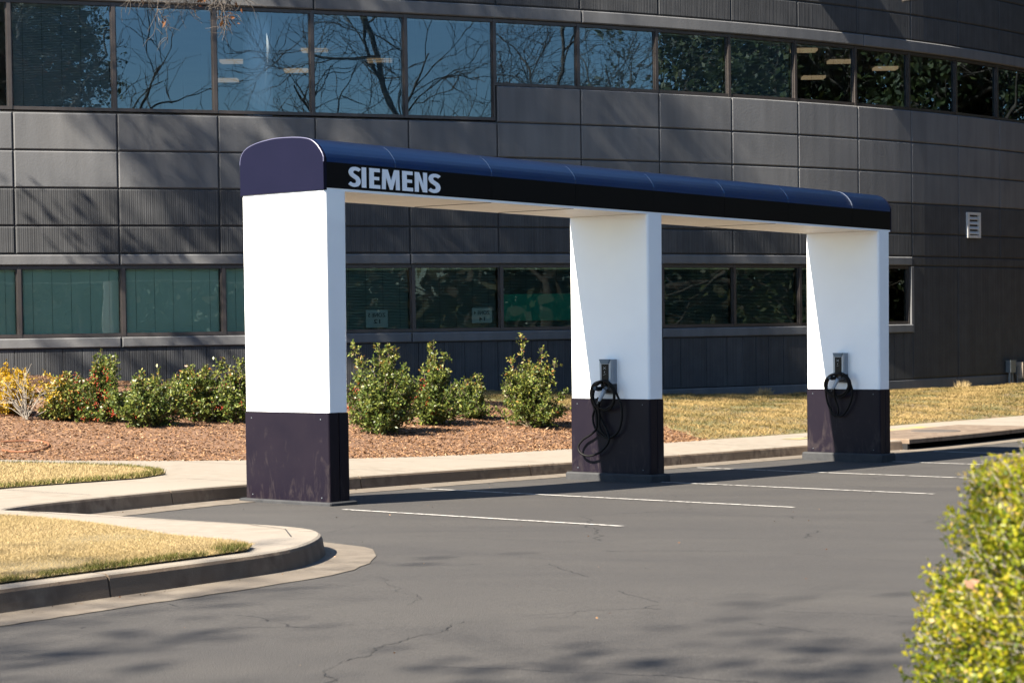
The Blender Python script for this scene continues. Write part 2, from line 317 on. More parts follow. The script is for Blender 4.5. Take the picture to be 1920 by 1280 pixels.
l_wood = leaf_mat('thicket_leaf', [(0, (0.0158, 0.0135, 0.0067)), (.5, (0.0405, 0.0293, 0.0158)), (1, (0.045, 0.054, 0.0135))], rough=.8, trans=.2)

# ------------------------------------------------------------------ lie of the land
X0, Y0, A = -1.65826, 19.4349, 0.675235
SA, CA = math.sin(A), math.cos(A)
def g(u):
    u = np.asarray(u, dtype=float)
    p = np.where(u > 16.6, 16.6, u)
    return np.where(u > 0, .05 - .03 * p + .0009 * p * p, .05 - .03 * u / (1 + (u / 8) ** 2))
def uv2xy(u, v): return X0 + u * SA - v * CA, Y0 + u * CA + v * SA
def xy2uv(x, y):
    dx, dy = x - X0, y - Y0; return dx * SA + dy * CA, -dx * CA + dy * SA
def W(u, v, z):
    x, y = uv2xy(u, v); return (x, y, z)
def G(u, v, h=0):
    x, y = uv2xy(u, v); return (x, y, float(g(u)) + h)
def smooth_poly(pts, step=.25, closed=False):
    """Catmull-Rom through the points"""
    P = [np.array(p, float) for p in pts]; n = len(P); out = []
    for i in range(n if closed else n - 1):
        p0, p1, p2, p3 = (P[(i - 1) % n], P[i], P[(i + 1) % n], P[(i + 2) % n]) if closed else (P[max(i - 1, 0)], P[i], P[i + 1], P[min(i + 2, n - 1)])
        k = max(1, int(np.linalg.norm(p2 - p1) / step))
        for j in range(k):
            t = j / k
            out.append(.5 * ((2 * p1) + (-p0 + p2) * t + (2 * p0 - 5 * p1 + 4 * p2 - p3) * t * t + (-p0 + 3 * p1 - 3 * p2 + p3) * t ** 3))
    if not closed: out.append(P[-1])
    return out
def region(poly, h, step=.5, zf=None):
    """triangulated sheet inside a u,v polygon, lying h above the ground"""
    vs = [Vector((float(p[0]), float(p[1]))) for p in poly]; n = len(vs)
    us = [p[0] for p in poly]; vv = [p[1] for p in poly]
    gu = np.arange(min(us) + step / 2, max(us), step); gv = np.arange(min(vv) + step / 2, max(vv), step)
    pa = np.array([(p[0], p[1]) for p in poly]); pb = np.roll(pa, -1, 0)
    GX, GY = np.meshgrid(gu, gv); gp = np.c_[GX.ravel(), GY.ravel()]
    ok = inside(gp, pa)
    # keep away from the outline
    if len(gp):
        d = np.full(len(gp), 1e9)
        for a, b in zip(pa, pb):
            ab = b - a; L = ab @ ab + 1e-12; t = np.clip(((gp - a) @ ab) / L, 0, 1); d = np.minimum(d, np.linalg.norm(gp - (a + t[:, None] * ab), axis=1))
        gp = gp[ok & (d > step * .35)]
    vs += [Vector((float(a), float(b))) for a, b in gp]
    co, _, fs, *_ = delaunay_2d_cdt(vs, [], [list(range(n))], 1, 1e-5)
    P = [G(c.x, c.y, h) if zf is None else (*uv2xy(c.x, c.y), zf(c.x, c.y)) for c in co]
    out = []
    for f in fs:
        a, b, c = P[f[0]], P[f[1]], P[f[2]]
        cr_ = (b[0] - a[0]) * (c[1] - a[1]) - (b[1] - a[1]) * (c[0] - a[0])
        out.append(tuple(f) if cr_ > 0 else tuple(f[::-1]))
    return P, out
def inside(p, poly):
    x, y = p[:, 0], p[:, 1]; r = np.zeros(len(p), bool); n = len(poly); j = n - 1
    for i in range(n):
        xi, yi = poly[i]; xj, yj = poly[j]
        c = ((yi > y) != (yj > y)) & (x < (xj - xi) * (y - yi) / (yj - yi + 1e-15) + xi); r ^= c; j = i
    return r
def offset_path(path, d):
    P = np.array(path); T = np.gradient(P, axis=0); T /= np.linalg.norm(T, axis=1)[:, None] + 1e-9
    return P + np.c_[-T[:, 1], T[:, 0]] * d

# asphalt, one sheet to the horizon
gu = np.r_[-260, -160, -90, np.arange(-50, 60, 1.0), 90, 160, 260]; gv = np.r_[-260, -160, -90, np.arange(-50, 50.1, 4.0), 90, 160, 260]
P = [G(u, v, 0) for u in gu for v in gv]; nv = len(gv)
Fq = [((i) * nv + j, (i + 1) * nv + j, (i + 1) * nv + j + 1, i * nv + j + 1) for i in range(len(gu) - 1) for j in range(nv - 1)]
tag(obj('asphalt', P, Fq, m_asph), kind='structure')

# kerb line (foot of the kerb), land lies to its left-hand side when walking along it
KP = [(46, 1.4), (30, 1.1), (20, 1.02), (16.6, 1.05), (12.9, 1.1), (11.0, 1.6), (8.6, 1.68), (5.8, 1.72), (3.6, 1.66), (1.8, 1.52), (.6, 1.36), (-.45, 1.16), (-1.4, .9), (-2.2, .68), (-2.9, .47),
      (-3.36, .27), (-3.50, .14), (-3.44, -.10), (-3.37, -.6), (-3.33, -1.6), (-3.28, -2.3), (-3.28, -2.75), (-3.37, -3.08), (-3.6, -3.38), (-3.95, -3.66), (-4.36, -3.9), (-4.8, -4.03), (-5.6, -4.1), (-6.6, -4.14), (-9, -4.25), (-14, -4.7), (-30, -6.5)]
kerb = smooth_poly(KP, .12)[::-1]          # left to right, land on the left of travel (+v side)
KA = np.array(kerb)
def sweep(path, prof, lo, hi, extra=0.0):
    """profile (inward offset, height) swept along path[lo:hi]"""
    offs = [offset_path(path, p[0]) for p in prof]
    vs = []; fs = []; n = len(prof)
    for i in range(lo, hi):
        for k, p in enumerate(prof):
            u, v = offs[k][i]; vs.append((*uv2xy(u, v), float(g(path[i][0])) + p[1]))
    for i in range(hi - lo - 1):
        for k in range(n - 1):
            fs.append((i * n + k, (i + 1) * n + k, (i + 1) * n + k + 1, i * n + k + 1))
    fs.append(tuple(range(n))[::-1]); fs.append(tuple((hi - lo - 1) * n + k for k in range(n)))
    return vs, fs
KPROF = [(0, -.05), (0, .0), (.012, .06), (.022, .115), (.032, .133), (.05, .142), (.165, .142), (.165, -.05)]
mb = MB()
dist = np.r_[0, np.cumsum(np.linalg.norm(np.diff(KA, axis=0), axis=1))]
drain = (KA[:, 0] > 12.75) & (KA[:, 0] < 16.9) & (KA[:, 1] > .5)
i = 0; n = len(KA); nxt = 0
# first joint falls at the crack seen in the island kerb
joint_d = dist[np.argmin(np.hypot(KA[:, 0] + 6.24, KA[:, 1] + 4.11))] % 3.05
start = 0
for k in range(1, n):
    cut = (int((dist[k] - joint_d) // 3.05) != int((dist[k - 1] - joint_d) // 3.05)) or drain[k] != drain[k - 1] or k == n - 1
    if cut:
        if not drain[start + 1]:
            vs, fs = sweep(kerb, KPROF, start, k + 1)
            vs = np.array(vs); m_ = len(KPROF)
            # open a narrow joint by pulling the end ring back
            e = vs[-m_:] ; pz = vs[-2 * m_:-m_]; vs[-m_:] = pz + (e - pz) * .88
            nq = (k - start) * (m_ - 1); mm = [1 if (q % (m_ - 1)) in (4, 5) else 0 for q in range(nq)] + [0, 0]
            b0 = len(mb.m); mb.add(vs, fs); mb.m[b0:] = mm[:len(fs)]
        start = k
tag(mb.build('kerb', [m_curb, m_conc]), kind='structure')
# gutter pan
gp_ = [tuple(p) for p in offset_path(kerb, -.0)]; go = [tuple(p) for p in offset_path(kerb, -.34)]
rs = np.random.RandomState(3); go = [(a + .01 * rs.randn(), b + .01 * rs.randn()) for a, b in go]
vs = [];
for (a, b), (c, d) in zip(gp_, go):
    mu_, mv_ = (a + c) / 2, (b + d) / 2
    vs += [G(a, b, .012), G(mu_, mv_, .007), G(c, d, .004)]
fs = []
for i in range(len(gp_) - 1):
    for k in range(2): fs.append((i * 3 + k, i * 3 + k + 1, (i + 1) * 3 + k + 1, (i + 1) * 3 + k))
tag(obj('gutter', vs, fs, m_gut), kind='structure')

# pavement slab: from the kerb's inner edge back to the planting bed
inner = [tuple(p) for p in offset_path(kerb, .165)]
FEuv = [(-6, 30), (-2.5, 20), (.2, 12), (1.5, 8.7), (2.04, 7.32), (2.82, 6.03), (3.85, 5.03), (4.93, 4.35), (6.35, 3.9), (8.55, 3.74), (10.7, 3.66), (13.83, 3.42), (16.74, 3.3), (20.33, 2.95), (26, 2.9), (34, 3.4), (46, 4)]
front = smooth_poly(FEuv, .3)
slab = [p for p in inner if p[0] > -30] + [tuple(p) for p in front[::-1]] + [(-30, 30)]
P, Fq = region(slab, .140, .7)
tag(obj('pavement', P, Fq, m_conc), kind='structure')
# dark joints across the pavement
mb = MB()
def strip(mb, pts, wd, h, m=0):
    pts = [np.array(p, float) for p in pts]
    O1 = offset_path(pts, wd / 2); O2 = offset_path(pts, -wd / 2); b = len(mb.v); vs = []
    for a, c in zip(O1, O2): vs += [G(a[0], a[1], h), G(c[0], c[1], h)]
    mb.add(vs, [(2 * i, 2 * i + 1, 2 * i + 3, 2 * i + 2) for i in range(len(pts) - 1)], m)
for u in (-1.9, .55, 3.1, 5.6, 8.1, 10.6, 13.1, 15.7, 18.3):
    v1 = float(np.interp(u, [-2, 0, 2, 12, 13, 20], [1.0, 1.5, 1.75, 1.72, 1.3, 1.25])); v2 = float(np.interp(u, [p[0] for p in FEuv], [p[1] for p in FEuv]))
    if u < 2: v2 = 2.5
    strip(mb, [(u + .0, v1 + .02), (u + .01, (v1 + v2) / 2), (u + .0, v2 - .02)], .012, .1435)
strip(mb, [(-3.9, -3.35), (-3.5, -2.9), (-3.36, -2.4), (-3.45, -1.5), (-3.55, -.8), (-3.5, .1)], .010, .1435)
tag(mb.build('pavement_joint', m_groove), kind='structure')

# parking lines
mb = MB()
for k, (u, va, vb) in enumerate([(-.30, -.45, -3.47), (2.62, 1.2, -3.27), (5.17, .9, -3.34), (7.82, 1.25, -2.9), (10.32, .9, -3.3), (12.7, .6, -3.3), (15.3, .55, -3.3)]):
    pts = [(u + .006 * R.uniform(-1, 1), va + (vb - va) * i / 14) for i in range(15)]; strip(mb, pts, .07, .005)
tag(mb.build('parking_line', m_line), kind='structure')
# cracks
mb = MB()
def crack(pts, wd, j=.03):
    q = [np.array(p, float) for p in pts]
    for _ in range(4):
        o = []
        for a, b in zip(q[:-1], q[1:]):
            d = b - a; L = np.linalg.norm(d); nrm = np.array([-d[1], d[0]]); o += [a, (a + b) / 2 + nrm * R.uniform(-.16, .16)]
        q = o + [q[-1]]
    O = []; vs = []
    for i, p in enumerate(q):
        d = (q[min(i + 1, len(q) - 1)] - q[max(i - 1, 0)]); d /= np.linalg.norm(d) + 1e-9; nn = np.array([-d[1], d[0]]); h = .7 * wd * R.uniform(.2, 1) * (1 if 0 < i < len(q) - 1 else .1)
        vs += [G(*(p + nn * h / 2), .003), G(*(p - nn * h / 2), .003)]
    mb.add(vs, [(2 * i, 2 * i + 1, 2 * i + 3, 2 * i + 2) for i in range(len(q) - 1)])
crack([(-7.9, -7.3), (-7.05, -6.76), (-6.66, -6.6), (-6.2, -6.5), (-5.71, -6.36)], .011)
crack([(-4.43, -4.57), (-4.96, -5.25), (-5.11, -5.55), (-5.4, -5.7)], .007)
crack([(-5.71, -6.36), (-5.3, -6.7), (-5.0, -6.6)], .005)
crack([(-6.9, -7.5), (-6.6, -7.6), (-6.3, -8.0)], .006)
crack([(-.2, -5.6), (.3, -6.3), (.3, -6.8), (1.0, -7.4)], .006)
crack([(-1.8, -4.0), (-1.2, -4.9), (-1.0, -5.2)], .006)
tag(mb.build('road_crack', m_crack), kind='structure')

# ------------------------------------------------------------------ the curved wall's plan
PH0, PK0, PK1, PK2, PM = .340279, -.001563, .056167, -.018768, 1.835707
_s = np.arange(-6 * 8, 19 * 8 + 1) / 8
_ph = PH0 + PK0 * np.maximum(_s, 0) + PK1 * np.maximum(_s, 0) ** 2 / 10 + PK2 * np.maximum(_s, 0) ** 3 / 100
_pm = (_ph[1:] + _ph[:-1]) / 2
_X = np.r_[0, np.cumsum(PM / 8 * np.cos(_pm))]; _Y = np.r_[0, np.cumsum(PM / 8 * np.sin(_pm))]
_X += -8.735048 - _X[48]; _Y += 38.188895 - _Y[48]
def wp(j, d=0.0):
    """point of the wall line at module j, d metres proud of it (towards the car park)"""
    x = np.interp(j, _s, _X); y = np.interp(j, _s, _Y); p = np.interp(j, _s, _ph)
    return x + d * math.sin(p), y - d * math.cos(p)
def WP(j, d, z): x, y = wp(j, d); return (float(x), float(y), z)
BASEJ = ([-6, -2, 0, 1.4, 4, 6, 7.3, 8.6, 10.6, 13, 19], [1.05, 1.0, .85, .66, .40, .22, .12, .04, .03, -.02, -.05])
# planting bed between pavement and wall
FA = np.array(front); fd = np.r_[0, np.cumsum(np.linalg.norm(np.diff(FA, axis=0), axis=1))]
dL = fd[np.argmin(np.hypot(FA[:, 0] - 2.04, FA[:, 1] - 7.32))]; dR = fd[np.argmin(np.hypot(FA[:, 0] - 20.33, FA[:, 1] - 2.95))]
def frontpt(j):
    d = dL + (j + .1) / 13.5 * (dR - dL); d = min(max(d, 0), fd[-1])
    return float(np.interp(d, fd, FA[:, 0])), float(np.interp(d, fd, FA[:, 1]))
def hash2(x, y): return (math.sin(x * 1.7 + y * .9) + math.sin(x * .63 - y * 1.9 + 1.3) + math.sin(x * 3.1 + y * 2.7)) / 3
def bed(j, t, lift=0.0):
    u, v = frontpt(j); ax, ay = uv2xy(u, v); bx, by = wp(j, 0)
    x = ax + (bx - ax) * t; y = ay + (by - ay) * t
    z = (1 - t) * (float(g(u)) + .135) + t * float(np.interp(j, *BASEJ))
    z += .10 * math.sin(PI * t) + .03 * hash2(x, y) * min(1, 6 * t) + lift
    if lift > .009: z += .05 * (hash2(x * 2.3, y * 2.1) * .6 + hash2(x * 5.1 + 2, y * 4.7) * .4) * min(1, 8 * t) * min(1, 8 * (1 - t))
    return (x, y, z)
def tb(j):  # where mulch gives way to rough grass
    return float(np.interp(j, [-6, 2.0, 3.6, 4.6, 5.4, 6.3, 6.9, 7.35, 19], [2, 2, .93, .72, .60, .36, .16, 0, 0]))
def bedgrid(lo, hi, fa, fb, lift, nt=40, step=.1):
    js = np.arange(lo, hi + 1e-6, step); vs = []; fs = []
    for j in js:
        a, b = fa(j), fb(j)
        for k in range(nt + 1): vs.append(bed(j, a + (b - a) * k / nt, lift if 0 < k else 0))
    n = nt + 1
    for i in range(len(js) - 1):
        for k in range(nt): fs.append((i * n + k, (i + 1) * n + k, (i + 1) * n + k + 1, i * n + k + 1))
    return vs, fs
mv, mf = bedgrid(-6, 7.4, lambda j: 0, lambda j: min(1, tb(j) + .02), 0)
mulch = tag(obj('mulch_bed', mv, mf, m_mulch), kind='structure')
tv, tf = bedgrid(2.9, 19, lambda j: min(.999, tb(j)), lambda j: 1, .02)
tag(obj('rough_turf', tv, tf, m_turf2), kind='structure')
BED = BVHTree.FromPolygons([Vector(v) for v in mv + tv], mf + [tuple(i + len(mv) for i in f) for f in tf])
def bed_at(px, py):
    """where the line of sight through a measured spot meets the bed (used once, to survey the planting)"""
    X, Y = px - 960, py - 746.4; x = X * cr - Y * sr; yy = X * sr + Y * cr
    d = Vector((x / F_PX, cp + yy / F_PX * sp, sp - yy / F_PX * cp)).normalized()
    hit = BED.ray_cast(Vector((0, 0, 1.7)), d); return hit[0]
# ------------------------------------------------------------------ office building
ctr = WP(6, -3, 0)
bld = empty('office_building', ctr, 'long curved dark grey office block with two bands of tinted windows', 'building')
Z = dict(UH=7.478, US=5.538, UU=6.207, J0=5.501, J1=4.825, J2=4.157, J3=3.487, J4=2.990, LH=2.780, LS=1.510, SB=1.303, PL=.29)
mb = MB()
def prism(mb, j0, j1, z0, z1, dout, din, m, ch=.020, gj=.0060, gz=.011, uvs=True, ground=False):
    a, b = j0 + gj, j1 - gj; zb, zt = z0 + gz, z1 - gz
    n = max(1, int(round((j1 - j0) * 4))); js = [a + (b - a) * i / n for i in range(n + 1)]
    cj = ch / PM; vs = []; uv = []; fs = []
    # rings: back, side edge (dout-ch), face (inset)
    def ring(j, jj, zlo, zhi, d): vs.append(WP(jj, d, zlo)); uv.append((jj * PM, zlo)); vs.append(WP(jj, d, zhi)); uv.append((jj * PM, zhi))
    for i, j in enumerate(js):
        jf = min(max(j, a + cj), b - cj)
        ring(j, j, zb, zt, din); ring(j, j, zb, zt, dout - ch); ring(j, jf, zb + ch, zt - ch, dout)
    k = 6
    for i in range(n):
        p, q = i * k, (i + 1) * k
        fs += [(p + 4, q + 4, q + 5, p + 5), (p + 2, q + 2, q + 4, p + 4), (p + 5, q + 5, q + 3, p + 3), (p + 0, q + 0, q + 2, p + 2), (p + 3, q + 3, q + 1, p + 1), (q + 0, p + 0, p + 1, q + 1)]
    e = n * k
    fs += [(0, 2, 3, 1), (2, 4, 5, 3), (e + 2, e + 0, e + 1, e + 3), (e + 4, e + 2, e + 3, e + 5)]
    mb.add(vs, fs, m, uv); WT.extend([R.random()] * len(fs))
WT = []
JL, JR = -5, 18
SM, RB, GR = 0, 1, 2
def cells(jlist, z0, z1, m, d=0.0, th=.16):
    for a, b in zip(jlist[:-1], jlist[1:]): prism(mb, a, b, z0, z1, d, -th, m)
full = list(range(JL, JR + 1))
# solid backing behind the joints
for z0, z1 in ((-1.2, Z['LS'] - .03), (Z['LH'] + .03, Z['US'] - .03), (Z['UH'] + .03, 12.9)):
    prism(mb, JL, JR, z0, z1, -.022, -.25, GR, ch=0, gj=0, gz=0)
prism(mb, 5.02, JR, Z['US'] - .03, Z['UU'] - .03, -.022, -.25, GR, ch=0, gj=0, gz=0)
prism(mb, 11.0, JR, Z['LS'] - .03, Z['LH'] + .03, -.022, -.25, GR, ch=0, gj=0, gz=0)
# plinth and lower ribbed wall: board joints at irregular spacing
prism(mb, JL, 9.9, -1.2, Z['PL'], .0, -.2, SM); prism(mb, 9.9, 11.97, -1.2, Z['PL'], .0, -.2, SM); prism(mb, 11.97, JR, -1.2, Z['PL'], .0, -.2, SM)
j = float(JL)
while j < 10.9:
    w_ = R.choice([.17, .19, .23, .29, .36]); e = min(j + w_, 11.0)
    if 11.0 - e < .1: e = 11.0
    prism(mb, j, e, Z['PL'], Z['SB'], -.005, -.2, RB, ch=.006, gj=.0022, gz=.004); j = e
# sill band, lintel band: smooth, slightly proud
cells([JL, -2, 1, 4, 7, 11.0], Z['SB'], Z['LS'], SM, .035)
cells([JL, -2, 1, 4, 7, 11.0], Z['LH'], Z['J4'], SM, .02)
cells([11, 14, 18], Z['LH'], Z['J4'], RB, .0)
# right hand blank wall
cells([11.0, 11.97, 14.2, 16.2, 18], Z['PL'], Z['LH'], RB)
prism(mb, 10.965, 11.02, Z['SB'], Z['LH'], .022, -.2, SM, ch=.005, gj=.001)
for z0, z1, m in ((Z['J4'], Z['J3'], RB), (Z['J3'], Z['J2'], RB), (Z['J2'], Z['J1'], SM), (Z['J1'], Z['J0'], SM)): cells(full, z0, z1, m)
cells([k for k in full if k >= 5], Z['J0'], Z['UU'], SM)
# head band over the upper windows, then ribbed storeys
cells([JL, -1, 3, 6.015, 10.1, 14, 18], Z['UH'], 7.74, SM, .03)
for z0, z1 in ((7.74, 8.29), (8.29, 8.96), (8.96, 9.63)): cells(full, z0, z1, RB)
cells(full, 9.63, 10.3, SM); cells(full, 12.2, 12.9, SM)
cells(full, 10.3, 12.2, RB)
wall = mb.build('wall', [m_smooth, m_rib, m_groove], bld, tint=WT)
# roof, rear and end walls, storey floors
back = [(-22, 52), (-16, 62), (4, 66), (12, 78), (18, 80)]
def deck(name, z0, z1, m, din=-.3, wallside=None):
    js = [JL + (JR - JL) * i / 46 for i in range(47)]; pts = [wp(j, din) for j in js]
    poly = [(float(x), float(y)) for x, y in pts] + [(11.5, 74), (0, 70), (-14, 62), (-20, 50)]
    n = len(poly); vs = [(x, y, z0) for x, y in poly] + [(x, y, z1) for x, y in poly]
    from mathutils.geometry import tessellate_polygon
    tr = tessellate_polygon([[Vector((x, y, 0)) for x, y in poly]]); fs = []
    for t in tr:
        t = tuple(t); fs += [t, tuple(i + n for i in t[::-1])]
    if wallside is None:
        for i in range(n): fs.append((i, (i + 1) % n, n + (i + 1) % n, n + i))
    else:
        for i in range(46, n): fs.append((i, (i + 1) % n, n + (i + 1) % n, n + i))
        fs = [f for f in fs if len(f) == 4]
    return obj(name, vs, fs, m, bld)
deck('roof', 12.9, 13.2, m_smooth, .05)
deck('rear_wall', -1.2, 12.9, m_smooth, -.02, True)
deck('floor_slab', 4.55, 4.8, m_int); deck('ceiling', 7.72, 7.8, m_int); deck('ground_floor', .3, .45, m_int); deck('lower_ceiling', 3.35, 3.45, m_int)
# a partition deep inside each storey
mb = MB()
for i in range(20):
    a, b = JL + i * 1.15, JL + (i + 1) * 1.15
    P8 = [WP(a, -15, .45), WP(b, -15, .45), WP(b, -15.2, .45), WP(a, -15.2, .45)]; mb.box(P8 + [(x, y, 7.7) for x, y, z in P8])
mb.build('partition', m_int, bld)
# round white column just inside the third upper window
mb = MB(); pc = wp(2.50, -.62); mb.tube([(pc[0], pc[1], 4.8), (pc[0], pc[1], 7.7)], .27, 28); mb.build('column', m_pillar, bld, smooth=True)
for x, y in [(-6.27, 49.53), (-5.01, 51.46), (-6.91, 53.28), (-4.24, 47.7), (-2.93, 49.7), (6.69, 48.9), (7.84, 51.13), (7.68, 54.46), (9.18, 52.68)]:
    mb = MB(); mb.abox(x - .28, x + .28, y - .22, y + .22, 7.66, 7.715); mb.build('ceiling_light', m_lamp, bld)
# projecting beam high on the wall
mb = MB(); P8 = [WP(8.0, .05, 10.6), WP(8.75, .05, 10.6), WP(8.75, .85, 10.6), WP(8.0, .85, 10.6)]; mb.box(P8 + [(x, y, 11.3) for x, y, z in P8]); mb.build('projecting_beam', m_smooth, bld)

# windows
def window(j0, j1, z0, z1, glass, blind=None, slat=0.0, drop=1.0, green=False):
    d0, d1 = -.055, -.125; fwd = .055 / PM; m = MB()
    def bar(ja, jb, za, zb, da=d0, db=d1):
        P8 = [WP(ja, da, za), WP(jb, da, za), WP(jb, db, za), WP(ja, db, za)]; m.box(P8 + [(x, y, zb) for x, y, z in P8])
    w2 = .032 / PM
    bar(j0, j0 + w2, z0, z1, -.02); bar(j1 - w2, j1, z0, z1, -.02)
    bar(j0 + w2, j1 - w2, z0, z0 + .06, -.03); bar(j0 + w2, j1 - w2, z1 - .06, z1, -.03)
    # inner bead
    i0, i1 = j0 + w2, j1 - w2
    bar(i0, i0 + .012, z0 + .06, z1 - .06, -.06, -.115); bar(i1 - .012, i1, z0 + .06, z1 - .06, -.06, -.115)
    fr = m.build('window', m_frame, bld)
    a, b = i0 + .012, i1 - .012; zb, zt = z0 + .06, z1 - .06
    vs = [WP(a, -.085, zb), WP(b, -.085, zb), WP(b, -.085, zt), WP(a, -.085, zt)]
    obj('pane', vs, [(0, 1, 2, 3)], glass, fr)
    if blind is not None:
        # venetian blind: each slat a tilted strip
        m = MB(); sp_ = .029; z = zt - .03; zend = zt - (zt - zb) * drop; c = math.cos(slat) * .0165; s_ = math.sin(slat) * .0165
        ja, jb = a + .012, b - .005
        m.abox(0, 1, 0, 1, 0, 1, 0, lambda x, y, q: WP(ja + (jb - ja) * x, -.15 - .04 * y, zt - .035 + .035 * q))
        while z > zend:
            m.add([WP(ja, -.17 + c, z - s_), WP(jb, -.17 + c, z - s_), WP(jb, -.17 - c, z + s_), WP(ja, -.17 - c, z + s_)], [(0, 1, 2, 3)]); z -= sp_
        for k in range(1, 6):      # ladder cords
            jj = ja + (jb - ja) * (k - .5) / 5
            m.add([WP(jj - .0012, -.148, zend), WP(jj + .0012, -.148, zend), WP(jj + .0012, -.148, zt), WP(jj - .0012, -.148, zt)], [(0, 1, 2, 3)], 1)
        m.build('blind', [m_blind, m_groove], fr)
    if green:
        m = MB(); m.abox(0, 1, 0, 1, 0, 1, 0, lambda x, y, q: WP(a + .005 + (b - a - .01) * x, -.135 - .01 * y, zb + .12 + (.52 + .0 * x) * q)); m.build('green_board', m_green, fr)
    return fr
off = -.017
for k in range(-5, 18):
    lowsill = Z['US'] if k < 5 else Z['UU']
    bl = {-1: None, -2: None, -3: None, 0: (.85, 1), 1: (.12, 1), 2: None, 3: (.5, 1), 4: (.10, 1), 5: (.35, 1), 6: (.75, 1), 7: (.45, 1), 8: (.5, 1), 9: (.12, 1), 10: None, 11: None, 12: None}.get(k, (.4, 1))
    window(k + off, k + 1 + off, lowsill + (.0 if k < 5 else .0), Z['UH'], m_glass_u, None if bl is None else True, bl[0] if bl else 0)
for k in range(-5, 11):
    sl = {0: 1.25, 1: 1.25, -1: 1.25, 2: 1.15, 3: .35, 4: .25, 5: .2, 6: .2, 7: .2, 8: .2, 9: .2, 10: .2}.get(k, 1.2)
    window(k + .03, min(k + 1.03, 10.955), Z['LS'], Z['LH'], m_glass_l, None if k == 10 else True, sl, green=(k == 5))

# text helper: outline text turned into a mesh laid on any plane
def text_mesh(name, s, fn, width, height, thick, material, parent, bold=0.0, aspect=True, mirror=False, origin=None, space=1.0):
    cu = bpy.data.curves.new('t', 'FONT'); cu.body = s; cu.offset = bold; cu.extrude = .5; cu.space_character = space
    o = bpy.data.objects.new('t', cu); C.objects.link(o); bpy.context.view_layer.update()
    me = o.evaluated_get(bpy.context.evaluated_depsgraph_get()).to_mesh()
    V = np.array([v.co[:] for v in me.vertices]); Fs = [tuple(p.vertices) for p in me.polygons]
    o.evaluated_get(bpy.context.evaluated_depsgraph_get()).to_mesh_clear()
    C.objects.unlink(o); bpy.data.objects.remove(o); bpy.data.curves.remove(cu)
    lo, hi = V.min(0), V.max(0); V = (V - lo) / (hi - lo)
    if mirror: V[:, 0] = 1 - V[:, 0]
    P = [fn(a * width, b * height, (c - .5) * thick) for a, b, c in V]
    return obj(name, P, Fs, material, parent, origin)
# sign reflections in two lower windows, modelled as panels behind the glass, lettering reversed
for (ja, jb, za, zb, l1, l2) in ((3.52, 3.76, 1.60, 1.93, 'ZONE 5', '12'), (4.70, 4.93, 1.66, 1.95, 'ZONE 4', '14')):
    # the reflection's panel stands upright on the sill behind the glass
    r_ = empty('sign_reflection', WP((ja + jb) / 2, -.11, za), 'pale sign reflection, reversed lettering ZONE 5 over 12, modelled as a panel low behind the glass' if l1.endswith('5') else 'dim sign reflection, reversed lettering over 14, modelled as a panel beside the green board window', 'sign')
    m = MB(); m.abox(0, 1, 0, 1, 0, 1, 0, lambda x, y, q: WP(ja + (jb - ja) * x, -.105 - .006 * y, za + (zb - za) * q)); m.build('panel', m_signrefl, r_)
    m = MB(); jm = (ja + jb) / 2; m.tube([WP(jm, -.112, za - .03), WP(jm, -.112, za)], .008, 6); m.build('reflected_post', m_metal, r_)
    wd = (jb - ja) * PM
    for t_, hz, zz, ww in ((l1, .075, zb - .13, wd * .8), (l2, .075, zb - .25, wd * .3)):
        text_mesh('lettering', t_, lambda a, b, c, ww=ww, zz=zz: WP(jm + (a - ww / 2) / PM, -.1035 + c, zz + b), ww, hz, .002, m_ink, r_, bold=.02, mirror=True)

# louvre vent high on the blank wall
m = MB(); ja, jb, za, zb = 12.16, 12.47, 3.44, 4.02
def vb(x, y, q): return WP(ja + (jb - ja) * x, .0 + .05 * y, za + (zb - za) * q)
for bx in ((0, .14, 0, 1, 0, 1), (.86, 1, 0, 1, 0, 1), (.14, .86, 0, 1, 0, .10), (.14, .86, 0, 1, .90, 1)): m.abox(*bx, 0, vb)
vent = m.build('vent', m_vent, bld)
m = MB(); m.abox(.14, .86, -.3, .05, .1, .9, 0, vb); m.build('recess', m_groove, vent)
m = MB()
for i in range(4):
    q = .14 + i * .19; m.box([vb(.14, .95, q), vb(.86, .95, q), vb(.86, .1, q + .10), vb(.14, .1, q + .10), vb(.14, 1.0, q + .03), vb(.86, 1.0, q + .03), vb(.86, .15, q + .13), vb(.14, .15, q + .13)])
m.build('louvre', m_vent, vent)

# utility boxes at the foot of the wall, far right
def wbx(m, ja, jb, d0, d1, z0, z1, mi=0): m.abox(ja, jb, d0, d1, z0, z1, mi, lambda x, y, z: WP(x, y, z))
r_ = empty('meter_box', WP(13.17, .1, -.05), 'narrow grey meter box on a vertical conduit, left of the beige box', 'utility box')
m = MB(); wbx(m, 13.10, 13.24, .03, .16, .33, .60); wbx(m, 13.09, 13.25, .02, .175, .595, .61); m.build('housing', m_metal, r_)
m = MB(); m.tube([WP(13.14, .09, -.1), WP(13.14, .09, .33)], .035, 10); m.tube([WP(13.21, .09, -.1), WP(13.21, .09, .33)], .028, 10); m.build('conduit', m_metal, r_)
m = MB(); wbx(m, 13.02, 13.30, .02, .15, .0, .035); m.build('bracket', m_metal, r_)
r_ = empty('service_cabinet', WP(13.5, .1, -.05), 'beige service cabinet with conduits below at the right edge by the wall', 'utility box')
m = MB(); wbx(m, 13.36, 13.95, .03, .22, .18, .56); m.build('housing', m_boxbeige, r_)
m = MB(); wbx(m, 13.30, 13.36, .04, .14, .28, .46); m.build('switch_box', m_metal, r_)
